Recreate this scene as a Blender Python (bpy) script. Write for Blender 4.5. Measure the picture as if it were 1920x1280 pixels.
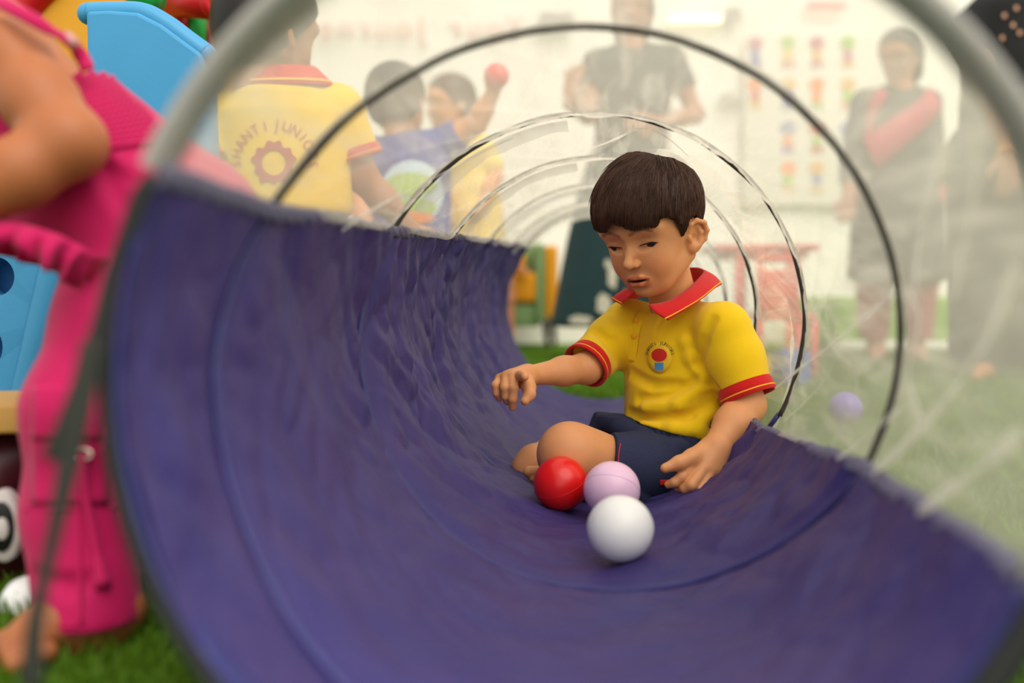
import bpy, math, random
import numpy as np
from mathutils import Vector, Matrix
from mathutils.bvhtree import BVHTree

for o in list(bpy.data.objects):
    bpy.data.objects.remove(o, do_unlink=True)
scene = bpy.context.scene
COL = scene.collection

# ------------------------------------------------------------------ camera
FPX = 1867.0                       # focal length in pixels of a 1920 px wide frame (35 mm)
PITCH = math.radians(2.75)
CAM = np.array([0.0, 0.0, 0.308])
cam_data = bpy.data.cameras.new('camera')
cam_data.sensor_width = 36.0
cam_data.lens = FPX / 1920.0 * 36.0
cam_data.clip_start = 0.02
cam_data.dof.use_dof = True
cam_data.dof.focus_distance = 1.42
cam_data.dof.aperture_fstop = 1.8
cam = bpy.data.objects.new('camera', cam_data)
cam.location = CAM
cam.rotation_euler = (math.pi / 2 - PITCH, 0, 0)
COL.objects.link(cam)
scene.camera = cam

# ------------------------------------------------------------------ light
world = bpy.data.worlds.new('overcast_sky')
scene.world = world
world.use_nodes = True
wn = world.node_tree.nodes
wn['Background'].inputs['Color'].default_value = (1.0, 0.975, 0.93, 1)
wn['Background'].inputs['Strength'].default_value = 1.05
sun_data = bpy.data.lights.new('hazy_sun', 'SUN')
sun_data.energy = 2.3
sun_data.angle = math.radians(50)
sun_data.color = (1.0, 0.955, 0.88)
sun = bpy.data.objects.new('hazy_sun', sun_data)
sun.rotation_euler = (math.radians(40), 0, math.radians(28))
COL.objects.link(sun)
vs = scene.view_settings
vs.view_transform = 'Standard'
vs.look = 'None'
vs.exposure = 0.28
vs.gamma = 1.0
vs.use_curve_mapping = False

# ------------------------------------------------------------------ helpers
CP, SP = math.cos(PITCH), math.sin(PITCH)


def P(px, py, d):
    """point of the place that stands d metres deep at a spot of the 1920x1280 frame"""
    x = (px - 960.0) / FPX
    y = -(py - 640.0) / FPX
    return CAM + d * np.array([x, CP + y * SP, y * CP - SP])


def lin(c):
    c = np.asarray(c, float) / 255.0
    return tuple(np.where(c <= 0.04045, c / 12.92, ((c + 0.055) / 1.055) ** 2.4)) + (1.0,)


MATS = {}


def mat(name, rgb, rough=0.6, var=0.12, scale=30.0, bump=0.0, bump_scale=200.0, spec=0.4, sss=0.0,
        metal=0.0, sheen=0.0, alpha=1.0, transl=0.0, stretch=None, coat=0.0, emit=0.0):
    if name in MATS:
        return MATS[name]
    m = bpy.data.materials.new(name)
    m.use_nodes = True
    nt = m.node_tree
    b = nt.nodes['Principled BSDF']
    out = nt.nodes['Material Output']
    b.inputs['Roughness'].default_value = rough
    b.inputs['Specular IOR Level'].default_value = spec
    b.inputs['Metallic'].default_value = metal
    b.inputs['Sheen Weight'].default_value = sheen
    b.inputs['Coat Weight'].default_value = coat
    if emit:
        b.inputs['Emission Color'].default_value = lin(rgb)
        b.inputs['Emission Strength'].default_value = emit
    if sss:
        b.inputs['Subsurface Weight'].default_value = sss
        b.inputs['Subsurface Radius'].default_value = (1.0, 0.35, 0.2)
        b.inputs['Subsurface Scale'].default_value = 0.006
    tc = nt.nodes.new('ShaderNodeTexCoord')
    mp = nt.nodes.new('ShaderNodeMapping')
    nt.links.new(tc.outputs['Object'], mp.inputs['Vector'])
    if stretch:
        mp.inputs['Scale'].default_value = stretch
    nz = nt.nodes.new('ShaderNodeTexNoise')
    nz.inputs['Scale'].default_value = scale
    nz.inputs['Detail'].default_value = 4
    nt.links.new(mp.outputs['Vector'], nz.inputs['Vector'])
    mx = nt.nodes.new('ShaderNodeMix')
    mx.data_type = 'RGBA'
    c = np.array(lin(rgb))
    lo = c * (1 - var)
    hi = np.minimum(c * (1 + var), 1.0)
    lo[3] = hi[3] = 1
    mx.inputs['A'].default_value = lo
    mx.inputs['B'].default_value = hi
    nt.links.new(nz.outputs['Fac'], mx.inputs['Factor'])
    nt.links.new(mx.outputs['Result'], b.inputs['Base Color'])
    if bump:
        nb = nt.nodes.new('ShaderNodeTexNoise')
        nb.inputs['Scale'].default_value = bump_scale
        nb.inputs['Detail'].default_value = 3
        nt.links.new(mp.outputs['Vector'], nb.inputs['Vector'])
        bp = nt.nodes.new('ShaderNodeBump')
        bp.inputs['Strength'].default_value = bump
        bp.inputs['Distance'].default_value = 0.002
        nt.links.new(nb.outputs['Fac'], bp.inputs['Height'])
        nt.links.new(bp.outputs['Normal'], b.inputs['Normal'])
    surf = b.outputs['BSDF']
    if transl:
        tr = nt.nodes.new('ShaderNodeBsdfTranslucent')
        nt.links.new(mx.outputs['Result'], tr.inputs['Color'])
        ms = nt.nodes.new('ShaderNodeMixShader')
        ms.inputs['Fac'].default_value = transl
        nt.links.new(surf, ms.inputs[1])
        nt.links.new(tr.outputs['BSDF'], ms.inputs[2])
        surf = ms.outputs['Shader']
    if alpha < 1:
        tp = nt.nodes.new('ShaderNodeBsdfTransparent')
        ms = nt.nodes.new('ShaderNodeMixShader')
        ms.inputs['Fac'].default_value = alpha
        nt.links.new(tp.outputs['BSDF'], ms.inputs[1])
        nt.links.new(surf, ms.inputs[2])
        surf = ms.outputs['Shader']
    nt.links.new(surf, out.inputs['Surface'])
    MATS[name] = m
    return m


ORG = {}


def thing(name, label, cat, loc, group=None):
    o = bpy.data.objects.new(name, None)
    COL.objects.link(o)
    o.empty_display_size = 0.05
    o.location = loc
    o['label'] = label
    o['category'] = cat
    if group:
        o['group'] = group
    ORG[o.name] = np.array(loc, float)
    return o


def tag(o, label=None, cat=None, group=None, kind=None):
    if label:
        o['label'] = label
    if cat:
        o['category'] = cat
    if group:
        o['group'] = group
    if kind:
        o['kind'] = kind
    return o


def mk(name, V, F, mats, parent=None, smooth=True, midx=None, origin=None, thick=0.0, offset=-1.0):
    """link ONE mesh object; V are world coordinates"""
    V = np.asarray(V, float).reshape(-1, 3)
    if parent is not None:
        org = ORG[parent.name]
    elif origin is not None:
        org = np.asarray(origin, float)
    else:
        org = V.mean(0)
        org[2] = V[:, 2].min()
    me = bpy.data.meshes.new(name)
    if isinstance(F, np.ndarray):
        me.from_pydata((V - org).astype(np.float32), np.zeros((0, 2), np.int32), F.astype(np.int32))
    else:
        me.from_pydata((V - org).tolist(), [], [tuple(int(i) for i in f) for f in F])
    if not isinstance(mats, (list, tuple)):
        mats = [mats]
    for m in mats:
        me.materials.append(m)
    n = len(me.polygons)
    me.polygons.foreach_set('use_smooth', np.full(n, smooth, bool))
    if midx is not None:
        me.polygons.foreach_set('material_index', np.asarray(midx, np.int32))
    me.update()
    o = bpy.data.objects.new(name, me)
    COL.objects.link(o)
    if parent is not None:
        o.parent = parent
    else:
        o.location = org
    ORG[o.name] = org
    if thick:
        md = o.modifiers.new('thickness', 'SOLIDIFY')
        md.thickness = thick
        md.offset = offset
    return o


def norm(v):
    v = np.asarray(v, float)
    return v / (np.linalg.norm(v) + 1e-12)


def merge(parts):
    Vs, Fs, n = [], [], 0
    for V, F in parts:
        V = np.asarray(V, float).reshape(-1, 3)
        Vs.append(V)
        Fs += [tuple(int(i) + n for i in f) for f in F]
        n += len(V)
    return np.vstack(Vs), Fs


def catmull(pts, n):
    pts = np.asarray(pts, float)
    m = len(pts)
    ext = np.vstack([2 * pts[0] - pts[1], pts, 2 * pts[-1] - pts[-2]])
    t = np.linspace(0, m - 1 - 1e-9, n)
    i = t.astype(int)
    f = (t - i)[:, None]
    p0, p1, p2, p3 = ext[i], ext[i + 1], ext[i + 2], ext[i + 3]
    return 0.5 * (2 * p1 + (p2 - p0) * f + (2 * p0 - 5 * p1 + 4 * p2 - p3) * f ** 2 + (3 * p1 - p0 - 3 * p2 + p3) * f ** 3)


def tube(pts, r, seg=10, caps=True, flat=None):
    """tube along a polyline; r a number or a list; flat = (normals, ratio)"""
    pts = np.asarray(pts, float)
    n = len(pts)
    r = np.full(n, r) if np.isscalar(r) else np.asarray(r, float)
    T = np.gradient(pts, axis=0)
    T /= np.linalg.norm(T, axis=1)[:, None] + 1e-12
    ref = np.array([0, 0, 1.0]) if abs(T[0, 2]) < 0.9 else np.array([1.0, 0, 0])
    N = np.zeros_like(pts)
    u = norm(ref - T[0] * ref.dot(T[0]))
    for i in range(n):
        u = norm(u - T[i] * u.dot(T[i]))
        N[i] = u
    if flat is not None:
        N = np.array([norm(a - t * a.dot(t)) for a, t in zip(flat[0], T)])
    Bv = np.cross(T, N)
    a = np.linspace(0, 2 * np.pi, seg, endpoint=False)
    q = flat[1] if flat is not None else 1.0
    V = pts[:, None] + r[:, None, None] * (np.cos(a)[None, :, None] * N[:, None] * q + np.sin(a)[None, :, None] * Bv[:, None])
    F = []
    for i in range(n - 1):
        for j in range(seg):
            k = (j + 1) % seg
            F.append((i * seg + j, i * seg + k, (i + 1) * seg + k, (i + 1) * seg + j))
    if caps:
        F.append(tuple(range(seg - 1, -1, -1)))
        F.append(tuple((n - 1) * seg + j for j in range(seg)))
    return V.reshape(-1, 3), F


def grid_faces(nu, nv, wrap_v=False):
    I = np.arange(nu * nv).reshape(nu, nv)
    if wrap_v:
        I = np.hstack([I, I[:, :1]])
    a, b, c, d = I[:-1, :-1], I[1:, :-1], I[1:, 1:], I[:-1, 1:]
    return np.stack([a, b, c, d], -1).reshape(-1, 4)


def box(c, size, rz=0.0, bev=0.0):
    """box with chamfered edges, base data in world space; c = centre"""
    import bmesh
    bm = bmesh.new()
    bmesh.ops.create_cube(bm, size=1.0)
    bmesh.ops.scale(bm, vec=size, verts=bm.verts)
    if bev:
        bmesh.ops.bevel(bm, geom=list(bm.edges), offset=bev, segments=3, affect='EDGES', profile=0.5)
    bmesh.ops.rotate(bm, cent=(0, 0, 0), matrix=Matrix.Rotation(rz, 3, 'Z'), verts=bm.verts)
    bmesh.ops.translate(bm, vec=c, verts=bm.verts)
    bm.verts.index_update()
    V = np.array([v.co[:] for v in bm.verts])
    F = [tuple(v.index for v in f.verts) for f in bm.faces]
    bm.free()
    return V, F


def uvsphere(c, r, nu=48, nv=32):
    th = np.linspace(0, np.pi, nv + 1)
    ph = np.linspace(0, 2 * np.pi, nu, endpoint=False)
    V = [(0, 0, 1)]
    for t in th[1:-1]:
        for p_ in ph:
            V.append((math.sin(t) * math.cos(p_), math.sin(t) * math.sin(p_), math.cos(t)))
    V.append((0, 0, -1))
    F = []
    for j in range(nu):
        F.append((0, 1 + j, 1 + (j + 1) % nu))
    for i in range(nv - 2):
        for j in range(nu):
            k = (j + 1) % nu
            a = 1 + i * nu
            F.append((a + j, a + nu + j, a + nu + k, a + k))
    a = 1 + (nv - 2) * nu
    for j in range(nu):
        F.append((a + j, len(V) - 1, a + (j + 1) % nu))
    return np.array(V) * np.asarray(r) + np.asarray(c), F


def prism(poly, y0, y1, fr):
    """polygon (u, w) swept from y0 to y1 in frame fr=(origin, U, W, N)"""
    o, U, W, N = [np.asarray(q, float) for q in fr]
    n = len(poly)
    V = [o + u * U + w * W + y0 * N for u, w in poly] + [o + u * U + w * W + y1 * N for u, w in poly]
    F = [tuple(range(n)), tuple(range(2 * n - 1, n - 1, -1))]
    for i in range(n):
        k = (i + 1) % n
        F.append((i, n + i, n + k, k))
    return np.array(V), F


def vnoise(x, y, seed=0, sharp=False):
    """vectorised 2-D value noise in -1..1"""
    xi, yi = np.floor(x).astype(np.int64), np.floor(y).astype(np.int64)
    xf, yf = x - xi, y - yi

    def h(a, b):
        n = (a * 374761393 + b * 668265263 + seed * 144665) & 0x7fffffff
        n = ((n ^ (n >> 13)) * 1274126177) & 0x7fffffff
        return ((n ^ (n >> 16)) & 0xffff) / 32767.5 - 1
    u, v = (xf, yf) if sharp else (xf * xf * (3 - 2 * xf), yf * yf * (3 - 2 * yf))
    return (h(xi, yi) * (1 - u) + h(xi + 1, yi) * u) * (1 - v) + (h(xi, yi + 1) * (1 - u) + h(xi + 1, yi + 1) * u) * v


# ------------------------------------------------------------------ smooth solid modelling (distance fields)
def smin(a, b, k):
    h = np.maximum(k - np.abs(a - b), 0) / k
    return np.minimum(a, b) - h * h * k * 0.25


def RC(a, b, ra, rb=None, k=0.01, op='u'):
    a, b = np.asarray(a, np.float32), np.asarray(b, np.float32)
    rb = ra if rb is None else rb
    ab = b - a
    L2 = float(ab.dot(ab)) + 1e-12

    def f(p):
        t = np.clip(((p - a) @ ab) / L2, 0, 1)
        q = p - a - t[..., None] * ab
        return np.sqrt((q * q).sum(-1)) - (ra + (rb - ra) * t)
    return (op, f, (a + b) / 2, math.sqrt(L2) / 2 + max(ra, rb), k)


def EL(c, r, M=None, k=0.01, op='u'):
    c, r = np.asarray(c, np.float32), np.asarray(r, np.float32)
    M = np.eye(3, dtype=np.float32) if M is None else np.asarray(M, np.float32)

    def f(p):
        q = (p - c) @ M
        k0 = np.sqrt(((q / r) ** 2).sum(-1)) + 1e-9
        k1 = np.sqrt(((q / (r * r)) ** 2).sum(-1)) + 1e-9
        return k0 * (k0 - 1) / k1
    return (op, f, c, float(r.max()), k)


def LOFT(o, X, Y, Z, zs, cx, cy, rx, ry, k=0.01, op='u', rnd=0.02):
    """body of elliptic sections along Z"""
    o, X, Y, Z = [np.asarray(q, np.float32) for q in (o, X, Y, Z)]
    zs = np.asarray(zs, float)

    def f(p):
        q = p - o
        z = q @ Z
        zi = np.clip(z, zs[0], zs[-1])
        a, b = np.interp(zi, zs, rx), np.interp(zi, zs, ry)
        x = (q @ X - np.interp(zi, zs, cx)) / a
        y = (q @ Y - np.interp(zi, zs, cy)) / b
        dl = (np.sqrt(x * x + y * y) - 1) * np.minimum(a, b) * 0.95
        dc = np.maximum(zs[0] - z, z - zs[-1])
        return (-smin(-dl, -dc, rnd)).astype(np.float32)
    mid = o + Z * (zs[0] + zs[-1]) / 2
    return (op, f, mid, float(abs(zs[-1] - zs[0]) / 2 + max(max(rx), max(ry)) + max(map(abs, list(cx) + list(cy)))), k)


def PLN(pt, n, k=0.004):
    """keep only the side of the plane that n points away from"""
    pt, n = np.asarray(pt, np.float32), np.asarray(norm(n), np.float32)
    return ('i', lambda p: (p - pt) @ n, pt, 1e9, k)


def CH(pts, rs, k=0.01, op='u'):
    return [RC(pts[i], pts[i + 1], rs[i], rs[i + 1], k, op) for i in range(len(pts) - 1)]


def GRP(prims, k=0.01, op='u'):
    us = [q for q in prims if q[0] == 'u']
    lo = np.min([q[2] - q[3] for q in us], 0)
    hi = np.max([q[2] + q[3] for q in us], 0)
    return (op, lambda p: field(prims, p), (lo + hi) / 2, float(np.linalg.norm(hi - lo) / 2), k)


def comb(d, op, e, k):
    if op == 'u':
        return smin(d, e, k)
    if op == 's':
        return -smin(-d, e, k)
    return -smin(-d, -e, k)


def field(prims, p):
    d = np.full(p.shape[:-1], 1.0, np.float32)
    for op, f, c, r, k in prims:
        d = comb(d, op, f(p), k)
    return d


def sdf_mesh(prims, vox, B=8):
    us = [q for q in prims if q[0] == 'u']
    lo = np.min([q[2] - q[3] for q in us], 0) - 4 * vox
    hi = np.max([q[2] + q[3] for q in us], 0) + 4 * vox
    bs = vox * B
    nb = np.ceil((hi - lo) / bs).astype(int)
    ii = np.stack(np.meshgrid(*[np.arange(n) for n in nb], indexing='ij'), -1).reshape(-1, 3)
    cen = (lo + (ii + 0.5) * bs).astype(np.float32)
    d = np.concatenate([field(prims, c) for c in np.array_split(cen, max(1, len(cen) // 40000))])
    keep = np.abs(d) < 0.87 * bs * 1.5 + vox
    ii, cen = ii[keep], cen[keep]
    g = np.stack(np.meshgrid(*[np.arange(B + 1)] * 3, indexing='ij'), -1).reshape(-1, 3)
    G = ii[:, None] * B + g[None]
    pts = (lo + G * vox).astype(np.float32)
    D = np.full(pts.shape[:2], 1.0, np.float32)
    hd = 0.87 * bs
    for op, f, c, r, k in prims:
        near = np.linalg.norm(cen - c, axis=1) < r + hd + 1.6 * k + 0.012 if r < 1e8 else np.ones(len(cen), bool)
        if near.any():
            D[near] = comb(D[near], op, f(pts[near]), k)
    N = nb * B + 2
    # blocks share their border points: give both the same value
    bm_ = ((g == 0) | (g == B)).any(1)
    Gb = G[:, bm_].astype(np.int64)
    kb = ((Gb[..., 0] * N[1] + Gb[..., 1]) * N[2] + Gb[..., 2]).ravel()
    Db = D[:, bm_].ravel()
    ob = np.argsort(kb, kind='stable')
    ks = kb[ob]
    first = np.maximum.accumulate(np.where(np.r_[True, ks[1:] != ks[:-1]], np.arange(len(ks)), 0))
    Db[ob] = Db[ob][first]
    D[:, bm_] = Db.reshape(len(ii), -1)
    D4 = D.reshape(-1, B + 1, B + 1, B + 1)
    s = D4 < 0
    cs = [(a, b, c) for a in (0, 1) for b in (0, 1) for c in (0, 1)]
    sl = lambda A, o: A[:, o[0]:o[0] + B, o[1]:o[1] + B, o[2]:o[2] + B]
    cnt = sum(sl(s, o).astype(np.int8) for o in cs)
    act = (cnt > 0) & (cnt < 8)
    bi, x, y, z = np.nonzero(act)
    base = ii[bi] * B + np.stack([x, y, z], 1)
    cid = (base[:, 0].astype(np.int64) * N[1] + base[:, 1]) * N[2] + base[:, 2]
    val = np.stack([D4[bi, x + o[0], y + o[1], z + o[2]] for o in cs], 1)
    acc = np.zeros((len(bi), 3))
    num = np.zeros(len(bi))
    for i, a in enumerate(cs):
        for ax in range(3):
            if a[ax]:
                continue
            b = list(a)
            b[ax] = 1
            j = cs.index(tuple(b))
            va, vb = val[:, i], val[:, j]
            m = (va < 0) != (vb < 0)
            t = np.where(m, va / np.where(m, va - vb, 1), 0)
            q = np.tile(np.array(a, float), (len(bi), 1))
            q[:, ax] += t
            acc += q * m[:, None]
            num += m
    V = lo + (base + acc / num[:, None]) * vox
    order = np.argsort(cid)
    sc = cid[order]
    F = []
    for ax in range(3):
        o1 = [0, 0, 0]
        o1[ax] = 1
        a, b = sl(s, (0, 0, 0)), sl(s, tuple(o1))
        bi2, x, y, z = np.nonzero(a != b)
        gb = ii[bi2] * B + np.stack([x, y, z], 1)
        fl = a[bi2, x, y, z]
        u, w = (ax + 1) % 3, (ax + 2) % 3
        quad = []
        for du, dw in ((0, 0), (-1, 0), (-1, -1), (0, -1)):
            c = gb.copy()
            c[:, u] += du
            c[:, w] += dw
            quad.append((c[:, 0].astype(np.int64) * N[1] + c[:, 1]) * N[2] + c[:, 2])
        quad = np.stack(quad, 1)
        pos = np.clip(np.searchsorted(sc, quad), 0, len(sc) - 1)
        ok = (sc[pos] == quad).all(1)
        q = order[pos][ok]
        fl = fl[ok]
        q[~fl] = q[~fl][:, ::-1]
        F.append(q)
    return V, np.vstack(F)


def solid(name, prims, vox, m, parent, **kw):
    V, F = sdf_mesh(prims, vox)
    return mk(name, V, F, m, parent, **kw)


def frame(yaw, pitch=0.0, roll=0.0):
    """columns: figure's left, forward, up; yaw 0 faces the camera, + turns to the picture's left"""
    l = np.array([math.cos(yaw), -math.sin(yaw), 0])
    f = np.array([-math.sin(yaw), -math.cos(yaw), 0])
    u = np.array([0, 0, 1.0])
    f2 = f * math.cos(pitch) - u * math.sin(pitch)
    u2 = u * math.cos(pitch) + f * math.sin(pitch)
    l3 = l * math.cos(roll) + u2 * math.sin(roll)
    u3 = u2 * math.cos(roll) - l * math.sin(roll)
    return np.stack([l3, f2, u3], 1)
# ------------------------------------------------------------------ the place: turf, tent wall, raised turf step
M_turf = mat('turf_base', (78, 112, 24), 0.95, 0.35, 60, bump=0.8, bump_scale=400, spec=0.1)
g = mk('floor', *[np.array([(-9, -2.5, 0), (9, -2.5, 0), (9, 7, 0), (-9, 7, 0)]), [(0, 1, 2, 3)]], M_turf)
tag(g, 'flat green artificial turf ground under the play tunnel', kind='structure')
WALL_Y = 6.15
M_tent = mat('tent_cloth', (240, 235, 222), 0.9, 0.04, 1.2, bump=0.2, bump_scale=3, spec=0.1)
nx, nz = 120, 12
xs = np.linspace(-9, 9, nx)
zs = np.linspace(0, 5.5, nz)
X, Z = np.meshgrid(xs, zs, indexing='ij')
Y = WALL_Y + 0.015 * np.sin(X * 4.1) + 0.01 * np.sin(X * 9.3 + Z)
w = mk('wall_back', np.stack([X, Y, Z], -1), grid_faces(nx, nz)[:, ::-1], M_tent)
tag(w, 'white tent wall behind the play area', kind='structure')


def blades(name, area, n, seed, hmin, hmax, parent=None, wd=0.0016, z0=0.0):
    rng = np.random.default_rng(seed)
    x0, x1, y0, y1 = area
    p = np.stack([rng.uniform(x0, x1, n), rng.uniform(y0, y1, n), np.full(n, z0)], 1)
    # none under the tunnel or inside the camera's own spot
    off_ = np.abs(p[:, 0] - (.0367 + .0947 * (p[:, 1] - .548)))
    p = p[~((off_ < .14) & (p[:, 1] > .5) & (p[:, 1] < 2.86))]
    n = len(p)
    a = rng.uniform(0, 2 * np.pi, n)
    h = rng.uniform(hmin, hmax, n)
    side = np.stack([np.cos(a), np.sin(a), np.zeros(n)], 1) * wd
    lean = rng.normal(0, 0.35, (n, 2)) * h[:, None]
    mid = p + np.stack([lean[:, 0] * .4, lean[:, 1] * .4, h * .6], 1)
    tip = p + np.stack([lean[:, 0], lean[:, 1], h], 1)
    V = np.stack([p - side, p + side, mid + side * .7, mid - side * .7, tip], 1).reshape(-1, 3)
    i = np.arange(n) * 5
    F = [tuple(q) for q in np.stack([i, i + 1, i + 2, i + 3], 1)] + [tuple(q) for q in np.stack([i + 3, i + 2, i + 4], 1)]
    return V, F


M_blade = mat('turf_blade', (92, 128, 26), 0.6, 0.4, 150, spec=0.25, transl=0.3)
parts = [blades('g', (-1.5, 1.6, .1, 1.7), 80000, 1, .012, .024, wd=.0019),
         blades('g', (-2.2, 3.0, 1.7, 5.1), 95000, 3, .018, .034, wd=.0038)]
V, F = merge(parts)
# no blades where the tunnel or the balls lie
go = mk('turf_grass', V, F, M_blade, origin=(0, 0, 0), smooth=False)
tag(go, 'short green artificial grass blades covering the ground', 'grass', kind='stuff')

# raised step covered with turf along the wall on the right
M_step = mat('turf_step', (122, 168, 40), 0.95, 0.3, 40, bump=0.8, bump_scale=150, spec=0.1)
st = thing('turf_step', 'raised step covered in bright green turf along the white wall', 'step', (3.1, 5.6, 0))
mk('turf_cover', *box((3.35, 5.6, .155), (3.3, .7, .27), 0, .03), M_step, st)
M_kerb = mat('white_kerb', (232, 228, 215), .7)
mk('kerb', *box((3.35, 5.2, .03), (3.3, .08, .06), 0, .01), M_kerb, st)

# ------------------------------------------------------------------ play tunnel (spiral wire, nylon below, net above)
RT = 0.27
A0 = np.array([.0367, .548, .272])
AX = norm([.0947, 1, 0])
UP = np.array([0, 0, 1.0])
RTV = np.cross(AX, UP)
S_END = 2.27


def TP(s, th, r):
    s, th, r = np.broadcast_arrays(np.asarray(s, float), np.radians(np.asarray(th, float)), np.asarray(r, float))
    return A0 + s[..., None] * AX + r[..., None] * (np.cos(th)[..., None] * RTV + np.sin(th)[..., None] * UP)


def on_tunnel(px, py, r):
    """(s, theta) where the line of sight to a spot meets the tunnel's inside"""
    d = P(px, py, 1.0) - CAM
    w_ = CAM - A0
    dp = d - AX * d.dot(AX)
    wp = w_ - AX * w_.dot(AX)
    a, b, c = dp.dot(dp), 2 * dp.dot(wp), wp.dot(wp) - r * r
    t = (-b + math.sqrt(b * b - 4 * a * c)) / (2 * a)
    q = CAM + t * d - A0
    return q.dot(AX), math.degrees(math.atan2(q.dot(UP), q.dot(RTV)))


HPH = [27, 50, 65, 90, 110, 125, 145, 156, 175, 192, 205, 214, 238, 262, 290, 316, 337, 355, 371, 387]
HS = [.343, .40, .43, .464, .478, .495, .53, .547, .567, .602, .646, .668, .72, .75, .765, .765, .762, .757, .76, .763]
PITCH_T = .42


def hel(phi):
    k = np.floor((np.asarray(phi, float) - 27) / 360)
    return np.interp(phi - 360 * k, HPH, HS) + PITCH_T * k


def frac(s, th):
    phi = (-np.asarray(th, float) - 27) % 360 + 27
    u = (s - np.interp(phi, HPH, HS)) / PITCH_T
    return u - np.floor(u)


def thL(s):
    return np.interp(s, [0, .22, .646, 1.08, 2.2], [156.7, 157.5, 155, 151, 141])


def thR(s):
    return np.interp(s, [0, .34, .77, 2.3], [-25.6, -26, -33, -36])


def s_front(th):
    return -.003 + .03 * np.sin(np.radians(th))


tun = thing('play_tunnel', 'long purple nylon crawl tunnel with see-through white net top and dark spiral wire', 'play tunnel', tuple(A0 + AX * 1.1 - UP * .272))

# nylon trough
nylon = mat('purple_nylon', (74, 66, 132), .48, .25, 9, bump=.9, bump_scale=45, spec=.3, transl=.14, stretch=(1, 2.2, 1))
nt = nylon.node_tree
mixn = [n for n in nt.nodes if n.type == 'MIX'][0]
mixn.inputs['A'].default_value = lin((45, 47, 113))
mixn.inputs['B'].default_value = lin((77, 60, 112))
NU, NV = 640, 280
u = np.linspace(0, 1, NU)[:, None]
v = np.linspace(0, 1, NV)[None, :]
s = u * S_END + 0 * v
for _ in range(2):
    th = thR(s) + (thL(s) - 360 - thR(s)) * v
    s = s_front(th) + (S_END - s_front(th)) * u
fr_ = frac(s, th)
b = np.radians(-th) * RT
amp = np.interp(s, [0, .25, .5, .8, 1.6, 2.27], [.6, .7, 1.0, 1.25, 1.25, .7]) * np.interp(-th, [30, 60, 90, 130, 160, 210], [.9, 1.0, .7, .9, 1.25, .95])
edge = np.clip(np.minimum(fr_, 1 - fr_) * PITCH_T / .03, 0, 1)
w1 = np.abs(vnoise(s * 7 + b * 5, b * 3.5 - s * 2, 1))
w2 = np.abs(vnoise(s * 17 - b * 9, b * 11 + s * 6, 2))
w3 = np.abs(vnoise(s * 46 + b * 21, b * 33 - s * 19, 3))
w4 = np.abs(vnoise(s * 30 + b * 4, b * 9, 5))
gath = np.clip(1 - np.minimum(fr_, 1 - fr_) * PITCH_T / .09, 0, 1) * vnoise(b * 38 + s * 9, s * 5, 4)
w5 = np.abs(vnoise(s * 12 + b * 8, b * 7 - s * 9, 21, True))
w6 = np.abs(vnoise(s * 26 - b * 19, b * 21 + s * 17, 22, True))
w7 = np.abs(vnoise(s * 19 + b * 2.5, b * 8 - s * 3, 23, True))
wr = (w5 * .0085 + w6 * .0040 + w7 * .0030 + w1 * .007 + w2 * .0025 + w3 * .0012 + w4 * .001 + gath * .0012) * amp * edge
r = RT - .004 * np.sin(np.pi * fr_) - wr
Vn = TP(s, th, r)
Vn[..., 2] = np.maximum(Vn[..., 2], .004)
tr = mk('nylon_trough', Vn.reshape(-1, 3), grid_faces(NU, NV), nylon, tun)
trough_bvh = BVHTree.FromPolygons([Vector(q) for q in Vn[::4, ::4].reshape(-1, 3)], grid_faces(*Vn[::4, ::4].shape[:2]).tolist())

HEADC = P(1219.5, 434.7, 1.47)


def net_r(s, th):
    f = frac(s, th)
    b_ = np.radians(th) * RT
    amp_ = np.interp(s, [0, .4, .7, 2.2], [.3, .7, 1, .8])
    # the net hangs slack between the turns of the wire
    top = np.clip(np.sin(np.radians(th)), 0, 1)
    sag = (.008 + .016 * top) * np.sin(np.pi * f) * amp_
    e = np.clip(np.minimum(f, 1 - f) * PITCH_T / .03, 0, 1)
    pl = (np.abs(vnoise(b_ * 26 + s * 13, s * 3.1, 7)) * .006 + np.abs(vnoise(b_ * 60 - s * 22, s * 7, 8)) * .003) * amp_ * e
    return RT - sag - pl


NU2, NV2 = 420, 260
u = np.linspace(0, 1, NU2)[:, None]
v = np.linspace(0, 1, NV2)[None, :]
s = u * S_END + 0 * v
for _ in range(2):
    th = thR(s) + (thL(s) - thR(s)) * v
    s = s_front(th) + (S_END - s_front(th)) * u
Vt = TP(s, th, net_r(s, th))
# the boy's head lifts the net
dv = Vt - (HEADC + np.array([.012, .012, -.002]))
dist = np.linalg.norm(dv, axis=-1)
push = np.clip(.124 - dist, 0, 1)
Vt = Vt + dv / dist[..., None] * push[..., None]
# so does his left arm
out_dir = np.cos(np.radians(th))[..., None] * RTV + np.sin(np.radians(th))[..., None] * UP
dmin = np.min([np.linalg.norm(Vt - q, axis=-1) for q in (P(1412, 780, 1.42), P(1422, 745, 1.43), P(1415, 700, 1.44), P(1400, 650, 1.45))], axis=0)
Vt = Vt + out_dir * (.034 * np.exp(-(dmin / .075) ** 2))[..., None]

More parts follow.
